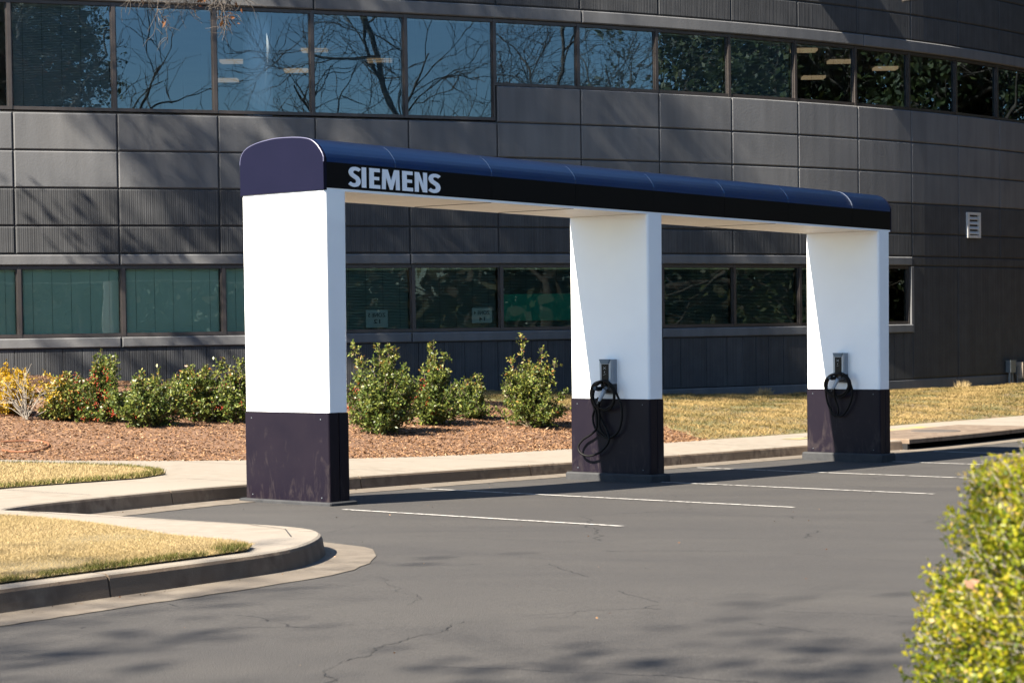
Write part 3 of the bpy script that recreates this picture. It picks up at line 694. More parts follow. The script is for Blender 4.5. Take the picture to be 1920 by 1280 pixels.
for k in range(5):
    m = MB(); jj = 13.33 + .055 * k; m.tube([WP(jj, .11, -.1), WP(jj, .11, .30 if k == 0 else .18)], .022, 8); m.build('conduit', m_metal, r_)

# ------------------------------------------------------------------ charging canopy
TL = -.0125     # the whole frame follows the fall of the car park
def T(u, v, z): return W(u, v, z + TL * u)
can = empty('charging_canopy', W(5.2, .53, 0), 'long low canopy with blue curved roof, black fascia and three white portal columns', 'canopy')
WD, LEN = 1.065, 10.42
ZS, ZF, ZT = 2.897, 3.149, 3.36
crown = [(.0, 3.19), (.015, 3.225), (.068, 3.294), (.145, 3.348), (.236, 3.372), (.35, 3.384), (.464, 3.389), (.60, 3.389), (.72, 3.378), (.83, 3.362), (.936, 3.334), (1.01, 3.296), (1.053, 3.238), (1.065, 3.17)]
prof = [(0, ZS), (0, ZF)] + [(float(max(0, p[0])), float(p[1])) for p in smooth_poly(crown, .03)] + [(WD, ZS - .01)]
def loft(m, pr, us, mi=0, cap=(True, True)):
    n = len(pr); vs = [T(u, v, z) for u in us for v, z in pr]
    fs = [(i * n + k, i * n + k + 1, (i + 1) * n + k + 1, (i + 1) * n + k) for i in range(len(us) - 1) for k in range(n - 1)]
    if cap[0]: fs.append(tuple(range(n)))
    if cap[1]: fs.append(tuple(range((len(us) - 1) * n, len(us) * n))[::-1])
    m.add(vs, fs, mi)
def scale_pr(pr, e):
    cx_, cz = WD / 2, 3.1; return [(cx_ + (v - cx_) * (1 + e), cz + (z - cz) * (1 + e)) for v, z in pr]
seams = [.03, .96, 2.38, 3.75, 5.16, 6.56, 7.94, 9.45, LEN]
# roof skin: one sheet-metal section per bay, thin standing seam between
for a, b in zip(seams[:-1], seams[1:]):
    m = MB(); pr = [p for p in prof[1:-1]]
    loft(m, pr, [a + .004, b - .004], cap=(False, False)); loft(m, scale_pr(pr, -.02), [a + .004, b - .004], cap=(False, False))
    n = len(pr)
    for e in (0, 1):
        o1 = e * n; fs = [(o1 + k, o1 + k + 1, 2 * n + o1 + k + 1, 2 * n + o1 + k) for k in range(n - 1)]; m.f += fs; m.m += [0] * len(fs)
    m.build('roof_panel', m_blue, can, smooth=True)
for s_ in seams[1:-1]:
    m = MB(); wd = .007 if s_ < 9 else .018
    loft(m, scale_pr([(v, z) for v, z in prof[1:-1]], -.004 if s_ < 9 else .004), [s_ - wd / 2, s_ + wd / 2])
    m.build('roof_seam', m_seam, can)
# black fascia boards on both long sides
for v0, v1 in ((0, .02), (WD - .02, WD)):
    for a, b in zip(seams[:-1], seams[1:]):
        m = MB(); m.abox(a + .002, b - .002, v0 + (.0 if v0 == 0 else 0), v1, ZS + .02, ZF - .001, 0, lambda u, v, z: T(u, v, z)); m.build('fascia_panel', m_black, can)
    m = MB(); m.abox(.03, LEN, v0 + (.003 if v0 == 0 else 0), v1 - (.003 if v0 else 0), ZS - .004, ZS + .019, 0, lambda u, v, z: T(u, v, z)); m.build('fascia_trim', m_white, can)
# end plates, a bright rounded rim
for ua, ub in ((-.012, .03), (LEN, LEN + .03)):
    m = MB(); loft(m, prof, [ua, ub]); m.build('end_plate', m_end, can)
m = MB()
m.tube([T(-.008, v, z) for v, z in prof[1:-1]], .006, 6); m.build('end_trim', mat('rim_paint', (.07, .07, .12), rough=.35), can)
# soffit of narrow planks between the columns
m = MB(); nP = 12; vw = (WD - .06) / nP
for k in range(nP):
    v0 = .03 + k * vw
    m.abox(.03, LEN, v0 + .003, v0 + vw - .003, ZS - .002, ZS + .03, 0, lambda u, v, z: T(u, v, z))
m.abox(.03, LEN, .03, WD - .03, ZS + .012, ZS + .04, 1, lambda u, v, z: T(u, v, z))
for u in (2.4, 3.75, 7.7): m.abox(u, u + .012, .035, WD - .035, ZS - .006, ZS - .001, 1, lambda u, v, z: T(u, v, z))
m.build('soffit', [m_soffit, m_groove], can)
# columns
def rounded(u0, u1, v0, v1, r, n=5):
    o = []
    for (cu, cv, a0) in ((u1 - r, v1 - r, 0), (u0 + r, v1 - r, 90), (u0 + r, v0 + r, 180), (u1 - r, v0 + r, 270)):
        for k in range(n + 1):
            a = math.radians(a0 + 90 * k / n); o.append((cu + r * math.cos(a), cv + r * math.sin(a)))
    return o
def pillar_mb(sec, z0, z1, sec1=None, mi=0):
    m = MB(); n = len(sec); sec1 = sec1 or sec
    vs = [T(u, v, z0) for u, v in sec] + [T(u, v, z1) for u, v in sec1]
    m.add(vs, [(k, (k + 1) % n, n + (k + 1) % n, n + k) for k in range(n)] + [tuple(range(n))[::-1], tuple(range(n, 2 * n))], mi); return m
UC = (0, 5.037, 10.111)
ZSM = .886
for i, uc in enumerate(UC):
    g0 = float(g(uc)) - TL * uc
    # white shaft
    m = pillar_mb(rounded(uc, uc + .262, .0, WD, .03), ZSM + .004, ZS - .004, rounded(uc, uc + .285, .0, WD - .002, .03))
    sh = m.build('column', m_white, can)
    for p in sh.data.polygons: p.use_smooth = False
    # dark skirt, slightly proud, with a vertical joint in its narrow side
    m = pillar_mb(rounded(uc - .006, uc + .14, -.006, WD + .006, .022), .075, ZSM)
    m2 = pillar_mb(rounded(uc + .143, uc + .266, -.004, WD + .004, .012), .075, ZSM); m.add(m2.v, m2.f)
    sk_ = m.build('skirt', m_skirt, can)
    m = MB()
    for v, z in ((.09, .83), (WD - .09, .83), (.09, .12), (WD - .09, .12)):
        m.tube([T(uc - .006, v, z), T(uc - .010, v, z)], .006, 8)
    m.build('screw', m_metal, sk_)
    # plinth
    e = .055
    sec = rounded(uc - e, uc + .262 + e, -e, WD + e, .02, 2); sec2 = rounded(uc - e + .012, uc + .25 + e, -e + .012, WD + e - .012, .02, 2)
    m = MB(); n = len(sec)
    vs = [T(u, v, g0 - .06) for u, v in sec] + [T(u, v, .055) for u, v in sec] + [T(u, v, .072) for u, v in sec2]
    if i == 0: vs = [W(u, v, float(g(uc)) - .06) for u, v in sec] + [W(u, v, .072) for u, v in sec] + [W(u, v, .082) for u, v in sec2]
    m.add(vs, [(r * n + k, r * n + (k + 1) % n, (r + 1) * n + (k + 1) % n, (r + 1) * n + k) for r in (0, 1) for k in range(n)] + [tuple(range(2 * n, 3 * n))])
    m.build('plinth', m_plinth, can)
# raised lettering, each letter drawn as one outline in units of the sign's height (185 = cap height)
def s_shape(x0, x1):
    w_ = x1 - x0; pts = [(.93, .175), (.80, .125), (.55, .098), (.30, .14), (.185, .27), (.27, .395), (.50, .485), (.73, .58), (.815, .72), (.72, .855), (.46, .905), (.22, .88), (.06, .815)]
    c = smooth_poly([(x0 + p[0] * w_, (1 - p[1]) * 185) for p in pts], 5); T_ = np.gradient(np.array(c), axis=0); T_ /= np.linalg.norm(T_, axis=1)[:, None]
    N_ = np.c_[-T_[:, 1], T_[:, 0]]; n = len(c); hw = np.array([15 + 4 * math.sin(PI * i / (n - 1)) for i in range(n)])
    c = np.array(c); L_ = c + N_ * hw[:, None]; R_ = c - N_ * hw[:, None]; return [tuple(p) for p in L_] + [tuple(p) for p in R_[::-1]]
def box_e(x0, x1):
    t = 33; return [(x0, 0), (x1, 0), (x1, t), (x0 + 37, t), (x0 + 37, 78), (x1 - 8, 78), (x1 - 8, 108), (x0 + 37, 108), (x0 + 37, 185 - t), (x1 - 2, 185 - t), (x1 - 2, 185), (x0, 185)]
LT = [s_shape(975, 1077), [(1089, 0), (1126, 0), (1126, 185), (1089, 185)], box_e(1155, 1246),
      [(1262, 0), (1293, 0), (1296, 118), (1331, 0), (1352, 0), (1382, 118), (1383, 0), (1414, 0), (1410, 185), (1369, 185), (1341, 78), (1312, 185), (1268, 185)],
      box_e(1437, 1526), [(1544, 0), (1575, 0), (1575, 122), (1611, 0), (1646, 0), (1646, 185), (1615, 185), (1615, 66), (1579, 185), (1544, 185)], s_shape(1661, 1757)]
from mathutils.geometry import tessellate_polygon
sg = None
for nm, o_ in zip('SIEMENS', LT):
    P0 = [];  n = len(o_)
    for dv in (-.007, .001):
        for x, y in o_:
            t = (x - 975) / 780; P0.append(T(.317 + 1.274 * t * (1 - .07 * (1 - t)), dv, 2.940 + y / 185 * .185))
    tr = tessellate_polygon([[Vector((x, y, 0)) for x, y in o_]]); fs = []
    for t in tr:
        a_, b_, c_ = [o_[i] for i in t]; ccw = (b_[0] - a_[0]) * (c_[1] - a_[1]) - (b_[1] - a_[1]) * (c_[0] - a_[0]) > 0
        t = tuple(t) if ccw else tuple(t)[::-1]; fs.append(t)
    for i in range(n): fs.append((i, (i + 1) % n, n + (i + 1) % n, n + i))
    obj('letter', P0, fs, m_letter, can)

# ------------------------------------------------------------------ wall chargers with coiled cables
def charger(uc, vc, ztop, label, coilpts, tailpts):
    """vc: right-hand edge on the column face; the unit stands proud towards -u"""
    r_ = empty('ev_charger', T(uc, vc + .08, ztop - .35), label, 'charger', 'car chargers hung on the canopy columns')
    w_, h_, d_ = .165, .27, .105
    def L(du, dv, dz): return T(uc - du, vc + dv, ztop + dz)
    # silver case: front recessed down the middle
    m = MB()
    m.box([L(0, 0, -h_), L(0, w_, -h_), L(d_, w_ - .012, -h_), L(d_, .012, -h_), L(0, 0, 0), L(0, w_, 0), L(d_, w_ - .006, 0), L(d_, .006, 0)])
    cs = m.build('case', m_silver, r_)
    m = MB(); m.box([L(d_ - .002, .036, -h_ + .0), L(d_ - .002, .128, -h_ + .0), L(d_ + .006, .128, -h_ + .0), L(d_ + .006, .036, -h_ + .0), L(d_ - .002, .036, -.055), L(d_ - .002, .128, -.055), L(d_ + .006, .128, -.055), L(d_ + .006, .036, -.055)])
    sc = m.build('screen', m_screen, r_)
    m = MB()
    for (a, b, c, d) in ((.066, -.085, .10, -.11), (.10, -.085, .066, -.11), (.08, -.13, .088, -.15), (.066, -.16, .10, -.175)):
        m.box([L(d_ + .0055, a, b), L(d_ + .0055, a + .005, b), L(d_ + .0075, a + .005, b), L(d_ + .0075, a, b), L(d_ + .0055, c, d), L(d_ + .0055, c + .005, d), L(d_ + .0075, c + .005, d), L(d_ + .0075, c, d)])
    m.build('screen_mark', m_silver, sc)
    # sloping blue hood
    m = MB(); m.box([L(d_, .030, -.05), L(d_, .140, -.05), L(d_ + .010, .130, -.05), L(d_ + .010, .04, -.05), L(d_, .008, -.002), L(d_, w_ - .008, -.002), L(d_ + .018, w_ - .01, -.002), L(d_ + .018, .01, -.002)]); m.build('hood', m_chblue, r_)
    m = MB(); m.box([L(.03, -.001, -h_ + .03), L(.045, -.001, -h_ + .03), L(.045, .004, -h_ + .03), L(.03, .004, -h_ + .03), L(.03, -.001, -.03), L(.045, -.001, -.03), L(.045, .004, -.03), L(.03, .004, -.03)]); m.build('side_strip', m_conn, r_)
    # black lower body and the cable horns
    m = MB(); m.box([L(0, .0, -h_ - .115), L(0, w_ - .02, -h_ - .115), L(d_ * .75, w_ - .035, -h_ - .10), L(d_ * .75, .015, -h_ - .10), L(0, 0, -h_ - .001), L(0, w_, -h_ - .001), L(d_ - .004, w_ - .015, -h_ - .001), L(d_ - .004, .014, -h_ - .001)]); m.build('lower_body', m_chblack, r_)
    m = MB()
    for s_ in (-1, 1):
        cx_ = .09 + s_ * .055
        m.tube([L(.05, cx_, -h_ - .05), L(.14, cx_ + s_ * .01, -h_ - .055), L(.19, cx_ + s_ * .02, -h_ - .045)], [.024, .026, .022], 10)
    m.build('cable_hook', m_chblack, r_)
    # parked connector
    m = MB(); c0 = Vector(L(.13, .07, -h_ - .06)); c1 = Vector(L(.155, .135, -h_ - .19))
    m.tube([c0, c0.lerp(c1, .3), c0.lerp(c1, .85), c1], [.026, .024, .019, .015], 12); cn = m.build('connector', m_conn, r_, smooth=True)
    m = MB(); m.tube([c1, c1.lerp(c0, -.25)], [.0155, .012], 10); m.build('strain_relief', m_chblack, cn)
    # cable: coil turns then the tail to the connector
    def spl(pts, st=.02):
        P = smooth_poly(pts, st); return [T(uc - p[2], p[0], p[1]) for p in P]
    m = MB()
    for cp_ in coilpts: m.tube(spl(cp_), .0125, 8)
    tail = [tuple(t) for t in tailpts]
    m.tube([tuple(c1)] + spl(tail), .0125, 8)
    m.build('cable', m_cable, r_, smooth=True)
# measured cable runs: (v across the face, z) from picture measurements of the columns, stand-off from the face
def cv2(X, Y, d): return ((780 - (X + 463 * d)) / 640 * 1.07, .886 + (524 - Y) / 741, d)
def cv3(X, Y, d): return ((825 - (X + 470 * d)) / 723 * 1.07, .886 + (512 - Y) / 753, d)
k = cv2
coil2 = [[k(400, 372, .15), k(330, 400, .13), k(303, 480, .1), k(330, 570, .09), k(410, 612, .08), k(470, 590, .09), k(497, 510, .11), k(480, 420, .13), k(430, 375, .15), k(370, 385, .16), k(318, 440, .12), k(312, 540, .1), k(345, 620, .08), k(352, 700, .07), k(345, 770, .07),
          k(300, 815, .07), k(235, 860, .07), k(197, 915, .08), k(212, 965, .09), k(275, 990, .09), k(360, 965, .08), k(425, 905, .07), k(448, 850, .07), k(432, 780, .06), k(390, 690, .06), k(365, 600, .07), k(400, 480, .09), k(430, 400, .12)],
         [k(410, 378, .14), k(470, 400, .12), k(515, 480, .09), k(552, 580, .07), k(553, 690, .06), k(520, 790, .06), k(450, 838, .06), k(385, 815, .06), k(335, 755, .06), k(320, 670, .06), k(338, 590, .07), k(325, 500, .09), k(345, 420, .12), k(400, 380, .13)],
         [k(400, 380, .15), k(345, 420, .14), k(318, 500, .12), k(350, 580, .10), k(420, 600, .09), k(480, 560, .10), k(490, 470, .12), k(455, 400, .14), k(410, 378, .15)]]
tail2 = [k(362, 515, .13), k(366, 580, .10), k(374, 660, .08), k(372, 740, .07), k(400, 800, .06), k(440, 830, .06)]
charger(5.037, .432, 1.345 - .02, 'grey wall charger with a long loop of black cable drooping low, on the middle column', coil2, tail2)
k = cv3
coil3 = [[k(410, 352, .15), k(330, 375, .13), k(278, 440, .11), k(290, 520, .09), k(360, 580, .08), k(450, 575, .08), k(520, 520, .09), k(530, 440, .11), k(480, 370, .13), k(410, 352, .14), k(340, 385, .14), k(300, 450, .12), k(310, 530, .1), k(390, 570, .09), k(470, 545, .1), k(510, 470, .12), k(480, 390, .14), k(420, 360, .15)],
         [k(420, 360, .13), k(500, 400, .1), k(545, 490, .08), k(548, 580, .07), k(515, 680, .06), k(460, 755, .06), k(420, 768, .06), k(355, 735, .06), k(310, 650, .06), k(292, 560, .07), k(285, 460, .1), k(330, 380, .12), k(410, 356, .13)],
         [k(415, 358, .16), k(350, 375, .15), k(285, 430, .13), k(282, 500, .11), k(340, 560, .1), k(420, 588, .09), k(490, 550, .1), k(520, 470, .12), k(490, 395, .14), k(415, 358, .16)]]
tail3 = [k(372, 500, .13), k(372, 560, .11), k(390, 630, .08), k(412, 690, .07), k(410, 745, .06), k(385, 768, .06), k(350, 750, .06), k(335, 680, .06)]
charger(10.111, .455, 1.375 - .02, 'grey wall charger with compact cable coil, on the farthest column', coil3, tail3)

# ------------------------------------------------------------------ kerb inlet with its lid
dr = empty('storm_drain', G(14.8, 1.6, .1), 'low concrete kerb inlet with a dark slot and round iron lid beyond the last column', 'drain')
m = MB(); pl = [(12.78, 1.06), (14, 1.03), (16.86, 1.0), (16.86, 1.2), (14, 1.27), (12.78, 1.3)]; n = len(pl)
sl = [(12.78, 1.02), (13.8, .98), (14.8, .97), (15.8, .98), (16.86, 1.0), (16.86, 2.35), (12.78, 2.35)]; n = len(sl)
vs = [G(u, v, .095) for u, v in sl] + [G(u, v, .150) for u, v in sl] + [G(u + .01 * (1 if u < 14 else -1), v + (.012 if v < 2 else -.01), .162) for u, v in sl]
m.add(vs, [(r * n + k_, r * n + (k_ + 1) % n, (r + 1) * n + (k_ + 1) % n, (r + 1) * n + k_) for r in (0, 1) for k_ in range(n)] + [tuple(range(2 * n, 3 * n)), tuple(range(n))[::-1]]); m.build('cover_slab', m_curb, dr)
m = MB(); 
for (a, b, c, d) in ((12.78, 16.86, 1.5, 1.55), (12.78, 12.84, 1.05, 1.5), (16.80, 16.86, 1.05, 1.5)): m.abox(a, b, c, d, 0, .094, 0, lambda u, v, z: G(u, v, z))
m.build('slot', m_crack, dr)
m = MB(); cu_, cv_ = 14.9, 1.72; ring = [G(cu_ + .36 * math.cos(2 * PI * t / 32), cv_ + .36 * math.sin(2 * PI * t / 32), .172) for t in range(32)]; ring0 = [G(cu_ + .38 * math.cos(2 * PI * t / 32), cv_ + .38 * math.sin(2 * PI * t / 32), .15) for t in range(32)]
m.add(ring0 + ring, [(t, (t + 1) % 32, 32 + (t + 1) % 32, 32 + t) for t in range(32)] + [tuple(range(32, 64))]); m.build('lid', mat('iron_lid', (.05, .04, .033), (.07, .058, .048), scale=30, rough=.8), dr)
mb = MB()
for (ua, ub, v) in ((12.2, 12.7, 2.6), (12.9, 16.5, 2.62)): strip(mb, [(ua, v), ((ua + ub) / 2, v + .01), (ub, v)], .38 if ua > 12.5 else .3, .1455)
strip(mb, [(12.1, 2.0), (12.25, 1.7), (12.3, 1.4)], .07, .1455)
tag(mb.build('yellow_marking', m_yellow), kind='structure')
# ------------------------------------------------------------------ planting
def unit(a): return a / (np.linalg.norm(a, axis=1)[:, None] + 1e-9)
def leaves(cen, dirs, L, Wd, rs, fold=.25):
    """diamond leaves: base, side, tip, side; returns verts and faces"""
    n = len(cen); dirs = unit(dirs); sd_ = unit(np.cross(dirs, rs.randn(n, 3))); nr = np.cross(sd_, dirs)
    L = np.broadcast_to(L, (n,))[:, None]; Wd = np.broadcast_to(Wd, (n,))[:, None]
    V = np.empty((n, 4, 3)); V[:, 0] = cen; V[:, 2] = cen + dirs * L
    mid = cen + dirs * L * .45 + nr * L * fold * .4; V[:, 1] = mid + sd_ * Wd / 2; V[:, 3] = mid - sd_ * Wd / 2
    F = np.arange(n * 4, dtype=np.int32).reshape(n, 4); return V.reshape(-1, 3), F
def clamp01(a): return np.clip(a, 0, 1)

def holly(px, py, hpx, wpx, label, seed, nst=26, lf=2600, spires=(), berries=60, lmat=None, yellow=0.0, stem=None, sc=1.0, bshift=-.1):
    base = bed_at(px, py)
    if base is None: print('no bed at', px, py); return
    rs = np.random.RandomState(seed); d = base.y
    H = hpx * d / F_PX; Wr = 1.22 * wpx * d / F_PX / 2; stem = stem or m_stem
    root = empty('yellow_shrub' if yellow > .5 else 'holly_bush', base, label, 'shrub', None)
    m = MB(); tips = []; cen = []; dr_ = []
    B = np.array(base)
    shoots = []
    for i in range(nst):
        a = rs.rand() * 2 * PI; e = rs.rand() ** .6
        top = B + np.array([math.cos(a) * Wr * e * .96, math.sin(a) * Wr * e * .9, H * (.98 - .52 * e ** 1.6) * (.80 + .26 * rs.rand())]); shoots.append(top)
    for (dx, hh) in spires: shoots.append(B + np.array([dx * Wr, rs.uniform(-.1, .1), hh * H]))
    for i in range(nst // 2):       # low skirt shoots
        a = rs.rand() * 2 * PI; shoots.append(B + np.array([math.cos(a) * Wr * rs.uniform(.6, 1), math.sin(a) * Wr * .9, H * rs.uniform(.12, .4)]))
    for s_i, top in enumerate(shoots):
        hor = top - B; mid = B + hor * np.array([.55, .55, .42]) + rs.randn(3) * .03
        pts = [B + rs.randn(3) * np.array([.03, .03, 0]) - np.array([0, 0, .04])]
        for t in (.25, .5, .75, 1.0): pts.append((1 - t) ** 2 * B + 2 * t * (1 - t) * mid + t * t * top)
        m.tube(pts, [.011, .009, .007, .005, .0025], 4, cap=False)
        # side twigs with leaves
        L = np.linalg.norm(hor); k = int(19 + 19 * L)
        for q in range(k):
            t = rs.uniform(.22, 1.0) if q else 1.0
            p = (1 - t) ** 2 * B + 2 * t * (1 - t) * mid + t * t * top
            up_ = hor / L * .6 + np.array([0, 0, .5]); dd = unit((rs.randn(1, 3) * .8 + up_))[0]; ln = rs.uniform(.08, .20) * (1.25 - .6 * t)
            if q == 0: dd = unit(up_[None] + rs.randn(1, 3) * .1)[0]; ln *= .7
            if q < 7: m.tube([p, p + dd * ln], [.003, .0015], 3, cap=False)
            nl = 9; tt = rs.rand(nl); cen.append(p + dd * ln * tt[:, None] + rs.randn(nl, 3) * .008); dr_.append(dd * .6 + rs.randn(nl, 3) * .8)
    cen = np.concatenate(cen); dr_ = np.concatenate(dr_)
    keep = rs.rand(len(cen)) < 2.1 * lf / len(cen); cen = cen[keep]; dr_ = dr_[keep]
    cen[:, 2] = np.maximum(cen[:, 2], B[2] + .03)
    n = len(cen); V, Fq = leaves(cen, dr_, rs.uniform(.034, .062, n) * sc, rs.uniform(.020, .034, n) * sc, rs)
    hh = (cen[:, 2] - B[2]) / H; tint = clamp01(.10 + rs.beta(2, 2.4, n) * .85 + .25 * (hh > .75) * rs.rand(n) + yellow * rs.uniform(.3, .9, n))
    st = m.build('stem', stem, root)
    obj('foliage', V, Fq, lmat or l_holly, root, tint=tint)
    if berries:
        bv = []; bf = []; cl = cen[rs.randint(0, n, max(1, berries // 5))]
        cl = cl[(cl[:, 2] - B[2]) / H < .78]
        if len(cl) == 0: cl = cen[:1]
        for c_ in cl:
            c_ = c_ + np.array([bshift * Wr * rs.rand(), -.10 * rs.rand(), 0])
            for q in range(9):
                p = c_ + rs.randn(3) * .030; r = rs.uniform(.006, .0095) * 1.3; b = len(bv)
                bv += [p + (r, 0, 0), p + (0, r, 0), p - (r, 0, 0), p - (0, r, 0), p + (0, 0, r), p - (0, 0, r)]
                bf += [(b, b + 1, b + 4), (b + 1, b + 2, b + 4), (b + 2, b + 3, b + 4), (b + 3, b, b + 4), (b + 1, b, b + 5), (b + 2, b + 1, b + 5), (b + 3, b + 2, b + 5), (b, b + 3, b + 5)]
        tag(obj('berries', bv, np.array(bf), l_berry, root, tint=rs.rand(len(bf))), kind='stuff')
    return root
holly(22, 776, 90, 84, 'golden leaved shrub cut by the left edge of the view', 21, lf=2300, berries=0, lmat=l_yellow, yellow=.75, nst=22)
holly(122, 786, 84, 84, 'yellow green bush right of the bare pale stemmed shrub', 22, lf=3000, berries=12, lmat=None, yellow=.36)
holly(195, 790, 122, 104, 'holly bush with the most red berries, left part of the bed', 23, spires=((-.15, 1.0), (.35, .95), (-.05, .9)), berries=330, lf=3600)
holly(277, 799, 104, 112, 'low dark holly bush standing forward between two berried ones', 24, spires=((-.2, .95), (.3, .92)), berries=50, lf=3600)
holly(385, 790, 110, 116, 'broad round holly bush with a few orange berries left of the near column', 25, spires=((.45, 1.0), (-.4, .9)), berries=90, lf=4200, yellow=.08)
holly(450, 792, 108, 72, 'holly bush partly hidden behind the near column', 26, spires=((.1, .98), (-.5, .93)), berries=60, lf=2600)
holly(325, 775, 68, 60, 'small holly bush at the back between the low one and the broad one', 27, berries=70, lf=1600)
holly(712, 812, 160, 138, 'largest holly bush just right of the near column', 28, nst=34, spires=((-.55, 1.04), (.25, 1.0), (.4, .95), (-.1, .82)), berries=60, lf=6200)
holly(812, 796, 132, 92, 'upright holly bush with red berries low on its left side', 29, nst=24, spires=((.05, 1.12), (-.1, 1.08), (.45, .98)), berries=150, lf=3600, bshift=-.8)
holly(884, 784, 74, 78, 'small holly bush leaning right beside the upright berried one', 30, spires=((.3, 1.05),), berries=12, lf=2200)
holly(997, 800, 128, 124, 'tall pointed holly bush left of the middle column', 31, nst=34, spires=((-.22, 1.32), (.28, 1.10), (-.5, .98), (.6, .92)), berries=0, lf=5200, yellow=.10)
# bare pale-stemmed shrub with a few golden leaves
b_ = bed_at(50, 786); rs = np.random.RandomState(5); root = empty('bare_shrub', b_, 'bare pale stemmed shrub with few yellow leaves near left edge', 'shrub'); m = MB(); cen = []; B = np.array(b_)
for i in range(34):
    a = rs.uniform(-1, 1); L_ = rs.uniform(.3, .72); tip = B + np.array([a * .5, rs.uniform(-.2, .2), L_ * (1 - .35 * abs(a))]); mid = (B + tip) / 2 + rs.randn(3) * .04 + np.array([0, 0, .06])
    m.tube([B + rs.randn(3) * .02, mid, tip], [.007, .005, .002], 4, cap=False)
    for q in range(3):
        t = rs.uniform(.4, .95); p = mid + (tip - mid) * t; e = p + rs.randn(3) * .06 + np.array([0, 0, .07]); m.tube([p, e], [.003, .0015], 3, cap=False)
        if a > .2 or rs.rand() < .15: cen.append(e + rs.randn(10, 3) * .03)
m.build('stem', m_pale, root); cen = np.concatenate(cen); V, Fq = leaves(cen, rs.randn(len(cen), 3) + [0, 0, .5], .05, .022, rs); obj('foliage', V, Fq, l_yellow, root, tint=rs.uniform(.3, 1, len(cen)))

# terracotta irrigation hose lying on the mulch
pp = [(4, 846), (30, 849), (62, 848), (85, 842), (92, 836), (82, 830), (55, 828), (25, 829), (2, 830)]
P = [bed_at(*p) for p in pp]; P = [p + Vector((0, 0, .015)) for p in P if p]
if len(P) > 4:
    q = smooth_poly([tuple(p) for p in P], .08); m = MB(); m.tube([tuple(t) for t in q], .013, 6); o = m.build('irrigation_hose', m_hose, origin=tuple(P[0])); tag(o, 'orange brown hose looped on the mulch at the left edge', 'hose')
pp = [(0, 782), (60, 779), (140, 783), (240, 776), (330, 783), (430, 780)]
P = [bed_at(*p) for p in pp]; P = [p + Vector((0, 0, .02)) for p in P if p]
q = smooth_poly([tuple(p) for p in P], .15); m = MB(); m.tube([tuple(t) for t in q], .010, 5); o = m.build('drip_line', m_hose, origin=tuple(P[0])); tag(o, 'thin orange brown drip line running behind the left bushes', 'hose')

# wood chips on the bed, one mass
rs = np.random.RandomState(9); n = 105000
js = rs.uniform(-2.5, 7.4, n); tm = np.array([min(1, tb(j)) for j in np.linspace(-2.5, 7.4, 200)]); tmx = np.interp(js, np.linspace(-2.5, 7.4, 200), tm)
ts = rs.rand(n) ** 1.25 * 1.04 - .012; ok = ts < tmx + .05; js, ts = js[ok], ts[ok]
ctab = np.array([bed(j, t, .006) for j, t in zip(js, ts)]); n = len(ctab)
V, Fq = leaves(ctab, np.c_[rs.randn(n, 2), rs.randn(n) * .28], rs.uniform(.020, .065, n), rs.uniform(.008, .020, n), rs, fold=.3)
tag(obj('wood_chips', V, Fq, l_chip, tint=clamp01(rs.beta(2, 2.2, n))), 'brown wood chip mulch strewn over the planting bed', 'mulch', kind='stuff')

# grass
def blades(name, pts, h, wd, m_, label, tint, lean=.5, seed=1, origin=None):
    rs = np.random.RandomState(seed); n = len(pts); a = rs.rand(n) * 2 * PI; hh = rs.uniform(.5, 1.2, n) * h
    side = np.c_[np.cos(a), np.sin(a), np.zeros(n)] * wd / 2; ln = np.c_[rs.randn(n, 2) * lean, np.ones(n)] * hh[:, None]
    V = np.empty((n, 4, 3)); V[:, 0] = pts - side; V[:, 1] = pts + side; V[:, 2] = pts + ln * .6 + side * .7 + [0, 0, 0]; V[:, 3] = pts + ln
    return tag(obj(name, V.reshape(-1, 3), np.arange(n * 4, dtype=np.int32).reshape(n, 4), m_, tint=tint), label, 'grass', kind='stuff')
def scatter(poly, n, h, rs):
    pa = np.array(poly); lo, hi = pa.min(0), pa.max(0); p = lo + rs.rand(int(n), 2) * (hi - lo); p = p[inside(p, pa)]
    x, y = uv2xy(p[:, 0], p[:, 1]); return p, np.c_[x, y, g(p[:, 0]) + h]
def edge_d(p, line):
    d = np.full(len(p), 1e9); L_ = np.array(line, float)
    for a, b in zip(L_[:-1], L_[1:]):
        ab = b - a; t = np.clip(((p - a) @ ab) / (ab @ ab), 0, 1); d = np.minimum(d, np.linalg.norm(p - (a + t[:, None] * ab), axis=1))
    return d
kin = [tuple(p) for p in offset_path(kerb, .15)]
isl_edge = [p for p in kin if p[1] < -3.4 and p[0] < -4.75]      # left to right along the front
isl = [p for p in isl_edge if p[0] > -30] + [(-4.62, -3.72), (-4.52, -3.35), (-4.38, -2.75), (-4.22, -2.1), (-4.07, -1.5), (-3.99, -.9), (-4.02, -.3), (-4.3, .15), (-5.2, .35), (-7, .2), (-10, -.2), (-30, -1.5)]
P, Fq = region(isl, .155, .6); tag(obj('island_lawn', P, Fq, m_turf), kind='structure')
rs = np.random.RandomState(12)
q = [p for p in isl if p[0] > -11]; q = [(-11, -.3)] + [p for p in q if p[1] < -3.4] + [p for p in q if p[1] >= -3.4]
near = [p for p in isl if p[0] > -9.5]
pp2, p3 = scatter([(-9.5, -4.2)] + near + [(-9.5, 0)], 520000, .150, rs)
de = edge_d(pp2, isl_edge); tint = clamp01(rs.beta(4, 2, len(p3)) * .9 + .1 * np.sin(pp2[:, 0] * 3) * np.sin(pp2[:, 1] * 4.1))
nz = .15 * np.sin(pp2[:, 0] * 5.1) + .10 * np.sin(pp2[:, 0] * 12.7 + 1) + .06 * np.sin(pp2[:, 0] * 31)
gr = (de < .15 + nz * .7)
